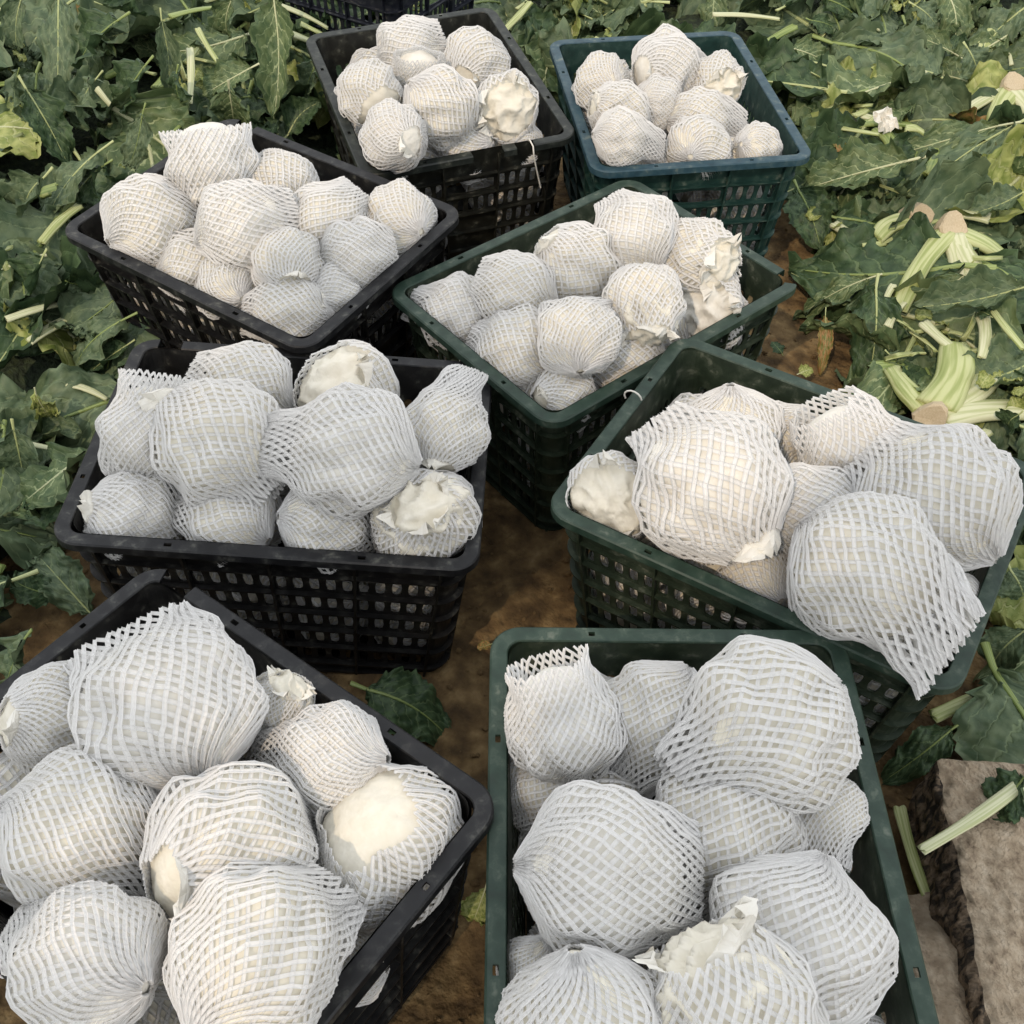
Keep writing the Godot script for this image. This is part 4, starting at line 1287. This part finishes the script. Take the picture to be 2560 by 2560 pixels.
	while left > 0 and tries < 9000:
		tries += 1
		var x := gen.randf_range(-1.75, 2.0)
		var z := gen.randf_range(-3.3, -0.35)
		if absf(x) > 0.74 + 0.30 * (-0.385 - z): continue
		var h := heap(x, z)
		if h < 0.022 and gen.randf() > 0.06: continue
		if in_crate(x, z, 0.03) or bare(x, z): continue
		var ln := gen.randf_range(0.15, 0.36)
		var yaw := gen.randf() * TAU
		if x < -0.5: yaw = gen.randfn(0.1, 0.9)
		elif x > 0.5: yaw = gen.randfn(-1.2, 1.1)
		var dir := Vector3(sin(yaw), 0, cos(yaw))
		var b := Vector3(x, 0, z) - dir * ln * 0.5
		var t := Vector3(x, 0, z) + dir * ln * 0.5
		if in_crate(b.x, b.z, 0.0) or in_crate(t.x, t.z, 0.0): continue
		var lay := gen.randf_range(0.0, 0.055)
		b.y = heap(b.x, b.z) + lay + gen.randf_range(0.0, 0.035) + 0.012
		t.y = heap(t.x, t.z) + lay - gen.randf_range(0.0, 0.03) + 0.012
		b.y = maxf(b.y, 0.015)
		t.y = maxf(t.y, 0.012)
		var roll := gen.randfn(0.0, 0.45)
		var pick := gen.randf()
		if x > 0.5: pick = pick * 0.8 + 0.19
		var mat := 0 if pick < 0.38 else 1 if pick < 0.68 else 2 if pick < 0.90 else 3 if pick < 0.97 else 4
		var kind: String = ["dark green", "grey-green", "pale-veined", "yellow-green", "withering brownish"][mat]
		var size := "small" if ln < 0.18 else "large" if ln > 0.25 else "medium"
		var flat_dir := (t - b).normalized()
		var points := "left" if flat_dir.x < -0.55 else "right" if flat_dir.x > 0.55 else "at the camera" if flat_dir.z > 0 else "away"
		leaf_node(gen.randi() % 10, mat, leaf_frame(b, t, ln * gen.randf_range(0.45, 0.72), roll, 0.35), "%s %s leaf pointing %s, %s" % [size, kind, points, area(x, z)], kind + " cauliflower leaves " + area(x, z))
		left -= 1
	litter()
	stump("cauliflower stump with a round cut face, leaning beside the forked one, right heap", Vector3(0.832, 0.125, -1.945), Vector3(0.2, 0.6, 0.75), [[-0.09, -0.02, 0.05, 0.05], [0.02, -0.04, 0.09, 0.045]])
	stump("forked cauliflower stump with four long pale stalks spread like legs, right heap", Vector3(0.875, 0.15, -1.87), Vector3(0.1, 0.75, 0.65), [[-0.13, -0.06, 0.19, 0.045], [-0.005, -0.07, 0.15, 0.06], [0.055, -0.06, 0.13, 0.05], [0.13, -0.05, 0.08, 0.05]])
	stump("cauliflower stump with pale stalks at the right edge, upper right", Vector3(1.175, 0.15, -2.46), Vector3(0.05, 0.9, 0.4), [[-0.06, -0.05, 0.13, 0.055], [0.03, -0.05, 0.15, 0.06], [-0.14, -0.04, 0.08, 0.03]])
	stump("cauliflower stump with broad ribbed stalks just behind the right green crate's wall", Vector3(0.735, 0.085, -1.38), Vector3(-0.35, 0.5, 0.8), [[0.075, 0.03, -0.16, 0.075], [0.24, -0.01, -0.02, 0.06], [0.15, 0.0, -0.13, 0.05], [-0.04, 0.0, -0.13, 0.05]])


# which stretch of the heaps a place lies in, by what one can find beside it
func area(x: float, z: float) -> String:
	if x < -0.35:
		if z > -0.85: return "left of the front black crate"
		if z > -1.3: return "left of the middle black crate"
		if z > -1.62: return "by the left black crate's corner"
		if x < -0.95: return "far left edge heap" if z > -2.25 else "in the top left corner heap"
		if z > -2.2: return "behind the left black crate"
		return "near the empty navy crate"
	if x < 0.06: return "behind the dark green crate" if z < -1.9 else "in the gap between the front crates"
	if x < 0.62:
		if z < -2.5: return "behind the teal crate"
		if z < -2.3 or x < 0.3: return "between dark green and teal crates"
		if z < -1.75: return "beside the teal crate's right wall"
		return "near the centre green crate"
	if z < -2.6: return "in the top right corner heap" if x > 1.05 else "in the upper right heap"
	if z < -2.1: return "right edge above the stumps" if x > 1.0 else "right of the teal crate"
	if z < -1.6: return "right of the forked stump" if x > 0.92 else "around the forked stump"
	if z < -1.1: return "behind the right green crate"
	return "between green crate and tan block"


# chopped scraps and buried leaves: more than anyone could count
func litter():
	var gen := RandomNumberGenerator.new()
	gen.seed = 91
	for set_ in 4:
		var st := SurfaceTool.new()
		st.begin(Mesh.PRIMITIVE_TRIANGLES)
		for k in 5:
			var yaw := gen.randf() * TAU
			var s := gen.randf_range(0.10, 0.2)
			var b := Basis.from_euler(Vector3(gen.randfn(0, 0.35), yaw, gen.randfn(0, 0.45))).scaled_local(Vector3(s * gen.randf_range(0.8, 1.2), s, s))
			st.append_from(blades[gen.randi() % 10], 0, Transform3D(b, Vector3(gen.randf_range(-0.08, 0.08), gen.randf_range(0.0, 0.03), gen.randf_range(-0.08, 0.08))))
		var mm := MultiMesh.new()
		mm.transform_format = MultiMesh.TRANSFORM_3D
		mm.mesh = st.commit()
		var spots: Array[Transform3D] = []
		var tries := 0
		while spots.size() < 170 and tries < 20000:
			tries += 1
			var x := gen.randf_range(-2.9, 2.9)
			var z := gen.randf_range(-4.1, 0.4)
			var h := heap(x, z)
			if h < 0.02 and gen.randf() > 0.02: continue
			if in_crate(x, z, 0.05) or bare(x, z): continue
			var k := gen.randf_range(0.7, 1.25)
			spots.append(Transform3D(Basis.from_euler(Vector3(gen.randfn(0, 0.15), gen.randf() * TAU, gen.randfn(0, 0.15))).scaled(Vector3.ONE * k), Vector3(x, maxf(h - 0.012, 0.004) + gen.randf_range(-0.01, 0.015), z)))
		mm.instance_count = spots.size()
		for i in spots.size(): mm.set_instance_transform(i, spots[i])
		var o := MultiMeshInstance3D.new()
		o.name = numbered("leaf_litter")
		o.multimesh = mm
		o.material_override = M["leaf%d" % [0, 1, 2, 1][set_]]
		add_child(o)
		tag(o, ["dark", "grey-green", "pale-veined", "mixed"][set_] + " cauliflower leaves buried deep in the heaps around the crates", "leaf litter", "", "stuff")
	# small torn scraps and stalk bits
	for set_ in 2:
		var st := SurfaceTool.new()
		st.begin(Mesh.PRIMITIVE_TRIANGLES)
		for k in 6:
			var s := gen.randf_range(0.03, 0.065)
			var b := Basis.from_euler(Vector3(gen.randfn(0, 0.5), gen.randf() * TAU, gen.randfn(0, 0.5))).scaled_local(Vector3(s * gen.randf_range(0.6, 1.3), s, s) if set_ == 0 else Vector3(0.012, 0.012, s * 1.5))
			st.append_from(blades[7 + k % 3] if set_ == 0 else stalks[k % 4], 0, Transform3D(b, Vector3(gen.randf_range(-0.07, 0.07), gen.randf_range(0.0, 0.02), gen.randf_range(-0.07, 0.07))))
		var mm := MultiMesh.new()
		mm.transform_format = MultiMesh.TRANSFORM_3D
		mm.mesh = st.commit()
		var spots: Array[Transform3D] = []
		var tries := 0
		while spots.size() < (150 if set_ == 0 else 70) and tries < 20000:
			tries += 1
			var x := gen.randf_range(-1.9, 2.2)
			var z := gen.randf_range(-3.9, -0.3)
			var h := heap(x, z)
			if h < 0.02 and gen.randf() > 0.03: continue
			if in_crate(x, z, 0.05) or bare(x, z): continue
			spots.append(Transform3D(Basis(Vector3.UP, gen.randf() * TAU), Vector3(x, h + gen.randf_range(0.02, 0.06), z)))
		mm.instance_count = spots.size()
		for i in spots.size(): mm.set_instance_transform(i, spots[i])
		var o := MultiMeshInstance3D.new()
		o.name = numbered("leaf_scraps")
		o.multimesh = mm
		o.material_override = M.leaf3 if set_ == 0 else M.stalk
		add_child(o)
		tag(o, "yellow-green torn leaf scraps scattered over the heaps" if set_ == 0 else "pale chopped stalk slivers scattered over the heaps", "leaf litter", "", "stuff")


# soil crumbs and clods on the bare ground
func crumbs():
	var gen := RandomNumberGenerator.new()
	gen.seed = 31
	var p := PackedVector3Array()
	for j in 5:
		for i in 7:
			var a := TAU * i / 7
			var f := j / 4.0 * PI
			var q := Vector3(cos(a) * sin(f), cos(f) * 0.7, sin(a) * sin(f))
			p.append(q * (1.0 + 0.4 * noise.get_noise_3d(q.x * 2, q.y * 2, q.z * 2)))
	var mm := MultiMesh.new()
	mm.transform_format = MultiMesh.TRANSFORM_3D
	mm.mesh = facet_mesh(p, 5, 7, true)
	var spots: Array[Transform3D] = []
	while spots.size() < 2600:
		var x := gen.randf_range(-1.0, 1.1)
		var z := gen.randf_range(-2.2, -0.1)
		if in_crate(x, z, 0.0) or heap(x, z) > 0.03: continue
		var k := 0.0012 + 0.006 * pow(gen.randf(), 3.0)
		spots.append(Transform3D(Basis.from_euler(Vector3(gen.randf() * 6, gen.randf() * 6, gen.randf() * 6)).scaled(Vector3(k, k * 0.8, k)), Vector3(x, -0.014 + noise.get_noise_2d(x * 2.2, z * 2.2) * 0.008, z)))
	mm.instance_count = spots.size()
	for i in spots.size(): mm.set_instance_transform(i, spots[i])
	var o := MultiMeshInstance3D.new()
	o.name = numbered("soil_crumbs")
	o.multimesh = mm
	o.material_override = M.soil
	add_child(o)
	tag(o, "small brown soil crumbs and clods on the bare ground", "soil", "", "stuff")


func more_stalks():
	var gen := RandomNumberGenerator.new()
	gen.seed = 53
	var n := 0
	while n < 46:
		var right := n < 34
		var x := gen.randf_range(0.62, 1.4) if right else gen.randf_range(-1.2, -0.7)
		var z := gen.randf_range(-2.9, -1.15) if right else gen.randf_range(-2.7, -0.9)
		if in_crate(x, z, 0.06) or bare(x, z): continue
		var ln := gen.randf_range(0.07, 0.17)
		var a := gen.randf() * TAU
		var w := gen.randf_range(0.018, 0.045)
		var y := heap(x, z) + gen.randf_range(0.035, 0.075)
		var b := Vector3(x, y, z)
		var t := b + Vector3(cos(a), gen.randf_range(-0.35, 0.2), sin(a)) * ln
		var m: String = ["stalk", "stalk_pale", "stalk_green"][gen.randi() % 3]
		var o := part("leaf_stalk", stalks[gen.randi() % 4], M[m], self, stalk_frame(b, t, w))
		tag(o, "%s %s cut stalk half buried among leaves, %s" % ["short" if ln < 0.11 else "long", {"stalk": "ribbed", "stalk_pale": "pale", "stalk_green": "green"}[m], area(x, z)], "stalk", "half buried stalks " + area(x, z))
		n += 1


func make_small_things():
	crumbs()
	more_stalks()
	# crumpled white paper scrap in the right heap
	rng.seed = 5
	var p := PackedVector3Array()
	for j in 8:
		for i in 8:
			p.append(Vector3((i - 3.5) * 0.006 + rng.randf_range(-0.003, 0.003), 0.016 * noise.get_noise_2d(i * 1.3, j * 1.7) + rng.randf_range(0, 0.008), (j - 3.5) * 0.008))
	tag(part("paper_scrap", facet_mesh(p, 8, 8), M.paper_white, self, Transform3D(Basis.from_euler(Vector3(0.5, 0.4, 0.2)), Vector3(0.838, 0.145, -2.298))), "crumpled white paper scrap lying in the right heap", "paper")
	# string that ties the broken rim of the dark green crate
	var g: Transform3D = crate_at.G
	var pts := PackedVector3Array()
	var rad := PackedFloat32Array()
	for q in [Vector3(0.255, 0.300, -0.118), Vector3(0.262, 0.313, -0.118), Vector3(0.285, 0.311, -0.118), Vector3(0.288, 0.29, -0.119), Vector3(0.279, 0.255, -0.128), Vector3(0.277, 0.21, -0.138)]:
		pts.append(g * q)
		rad.append(0.0016)
	tag(part("string", tube(pts, rad, 1.0, Vector3(1, 0, 0.2), 6), M.paper_white, self), "thin white string tied over the dark green crate's broken front rim", "string")
	# a loop of string on the right green crate
	var d: Transform3D = crate_at.D
	pts = PackedVector3Array()
	rad = PackedFloat32Array()
	for k in 9:
		var a := -0.6 + k / 8.0 * 3.6
		pts.append(d * Vector3(-0.274 - cos(a) * 0.014, 0.309 + sin(a) * 0.012, -0.045))
		rad.append(0.0014)
	tag(part("string", tube(pts, rad, 1.0, d.basis.z, 6), M.paper_white, self), "short curl of string through the rim hole of the right green crate", "string")


# ---------------------------------------------------------------- the tree behind the camera whose shade dapples the crates

func make_tree():
	var t := thing("tree", "leafy roadside tree standing behind the viewer, shading the nearest crates", "tree", Transform3D(Basis(), Vector3(-2.6, 0, 3.6)))
	var sun := Vector3(0.3144, -0.7288, -0.6083)
	var spots := []
	for s in [[-0.55, -0.62, 5.0, 0.2], [-0.4, -0.72, 5.2, 0.18], [-0.62, -0.4, 5.1, 0.2], [0.2, -0.5, 5.1, 0.19], [0.12, -0.3, 5.0, 0.17], [0.33, -0.3, 5.2, 0.17], [0.34, -0.62, 5.1, 0.17], [0.5, -0.85, 5.2, 0.16], [0.62, -0.95, 5.3, 0.14], [-0.55, -0.98, 5.4, 0.17], [-0.38, -0.9, 5.3, 0.14], [-0.28, -1.42, 5.6, 0.11], [-0.85, -0.85, 5.2, 0.2]]:
		var target := Vector3(s[0], 0.33, s[1])
		spots.append([target - sun * s[2] - Vector3(-2.6, 0, 3.6), s[3]])
	rng.seed = 3
	for k in 26:
		var a := rng.randf() * TAU
		var r := rng.randf_range(0.5, 1.9)
		spots.append([Vector3(cos(a) * r - 0.6, rng.randf_range(4.4, 6.0), sin(a) * r + 0.9), rng.randf_range(0.25, 0.45)])
	var pts := PackedVector3Array()
	var rad := PackedFloat32Array()
	for k in 9:
		pts.append(Vector3(0.12 * sin(k * 0.8), k * 0.48, 0.1 * sin(k * 1.3)))
		rad.append(lerpf(0.17, 0.06, k / 8.0))
	part("trunk", tube(pts, rad, 1.0, Vector3(0, 0, 1), 10), M.bark, t)
	var st := SurfaceTool.new()
	st.begin(Mesh.PRIMITIVE_TRIANGLES)
	for s in spots:
		var c: Vector3 = s[0]
		var k0 := clampf(c.y * 0.55, 1.5, 3.7)
		var from := Vector3(0.12 * sin(k0 / 0.48 * 0.8), k0, 0.1 * sin(k0 / 0.48 * 1.3))
		var lp := PackedVector3Array()
		var lr := PackedFloat32Array()
		for k in 6:
			var f := k / 5.0
			lp.append(from.lerp(c, f) + Vector3.UP * 0.25 * sin(f * PI))
			lr.append(lerpf(0.03, 0.004, f))
		part("limb", tube(lp, lr, 1.0, Vector3(0.3, 0.1, 1).normalized(), 5), M.bark, t)
		for k in int(190 * pow(s[1] / 0.2, 1.6)):
			var q := Vector3(rng.randfn(), rng.randfn(), rng.randfn())
			q = q.normalized() * pow(rng.randf(), 0.45) * s[1]
			var b := Basis.from_euler(Vector3(rng.randf() * TAU, rng.randf() * TAU, rng.randf() * TAU)) * rng.randf_range(0.7, 1.3)
			var o := c + q
			for v in [Vector3(0, 0, -0.045), Vector3(0.022, 0.006, 0), Vector3(0, 0, 0.045), Vector3(0, 0, -0.045), Vector3(0, 0, 0.045), Vector3(-0.022, 0.006, 0)]:
				st.add_vertex(o + b * v)
	st.generate_normals()
	tag(part("crown", st.commit(), M.tree_leaf, t), "", "", "", "stuff")
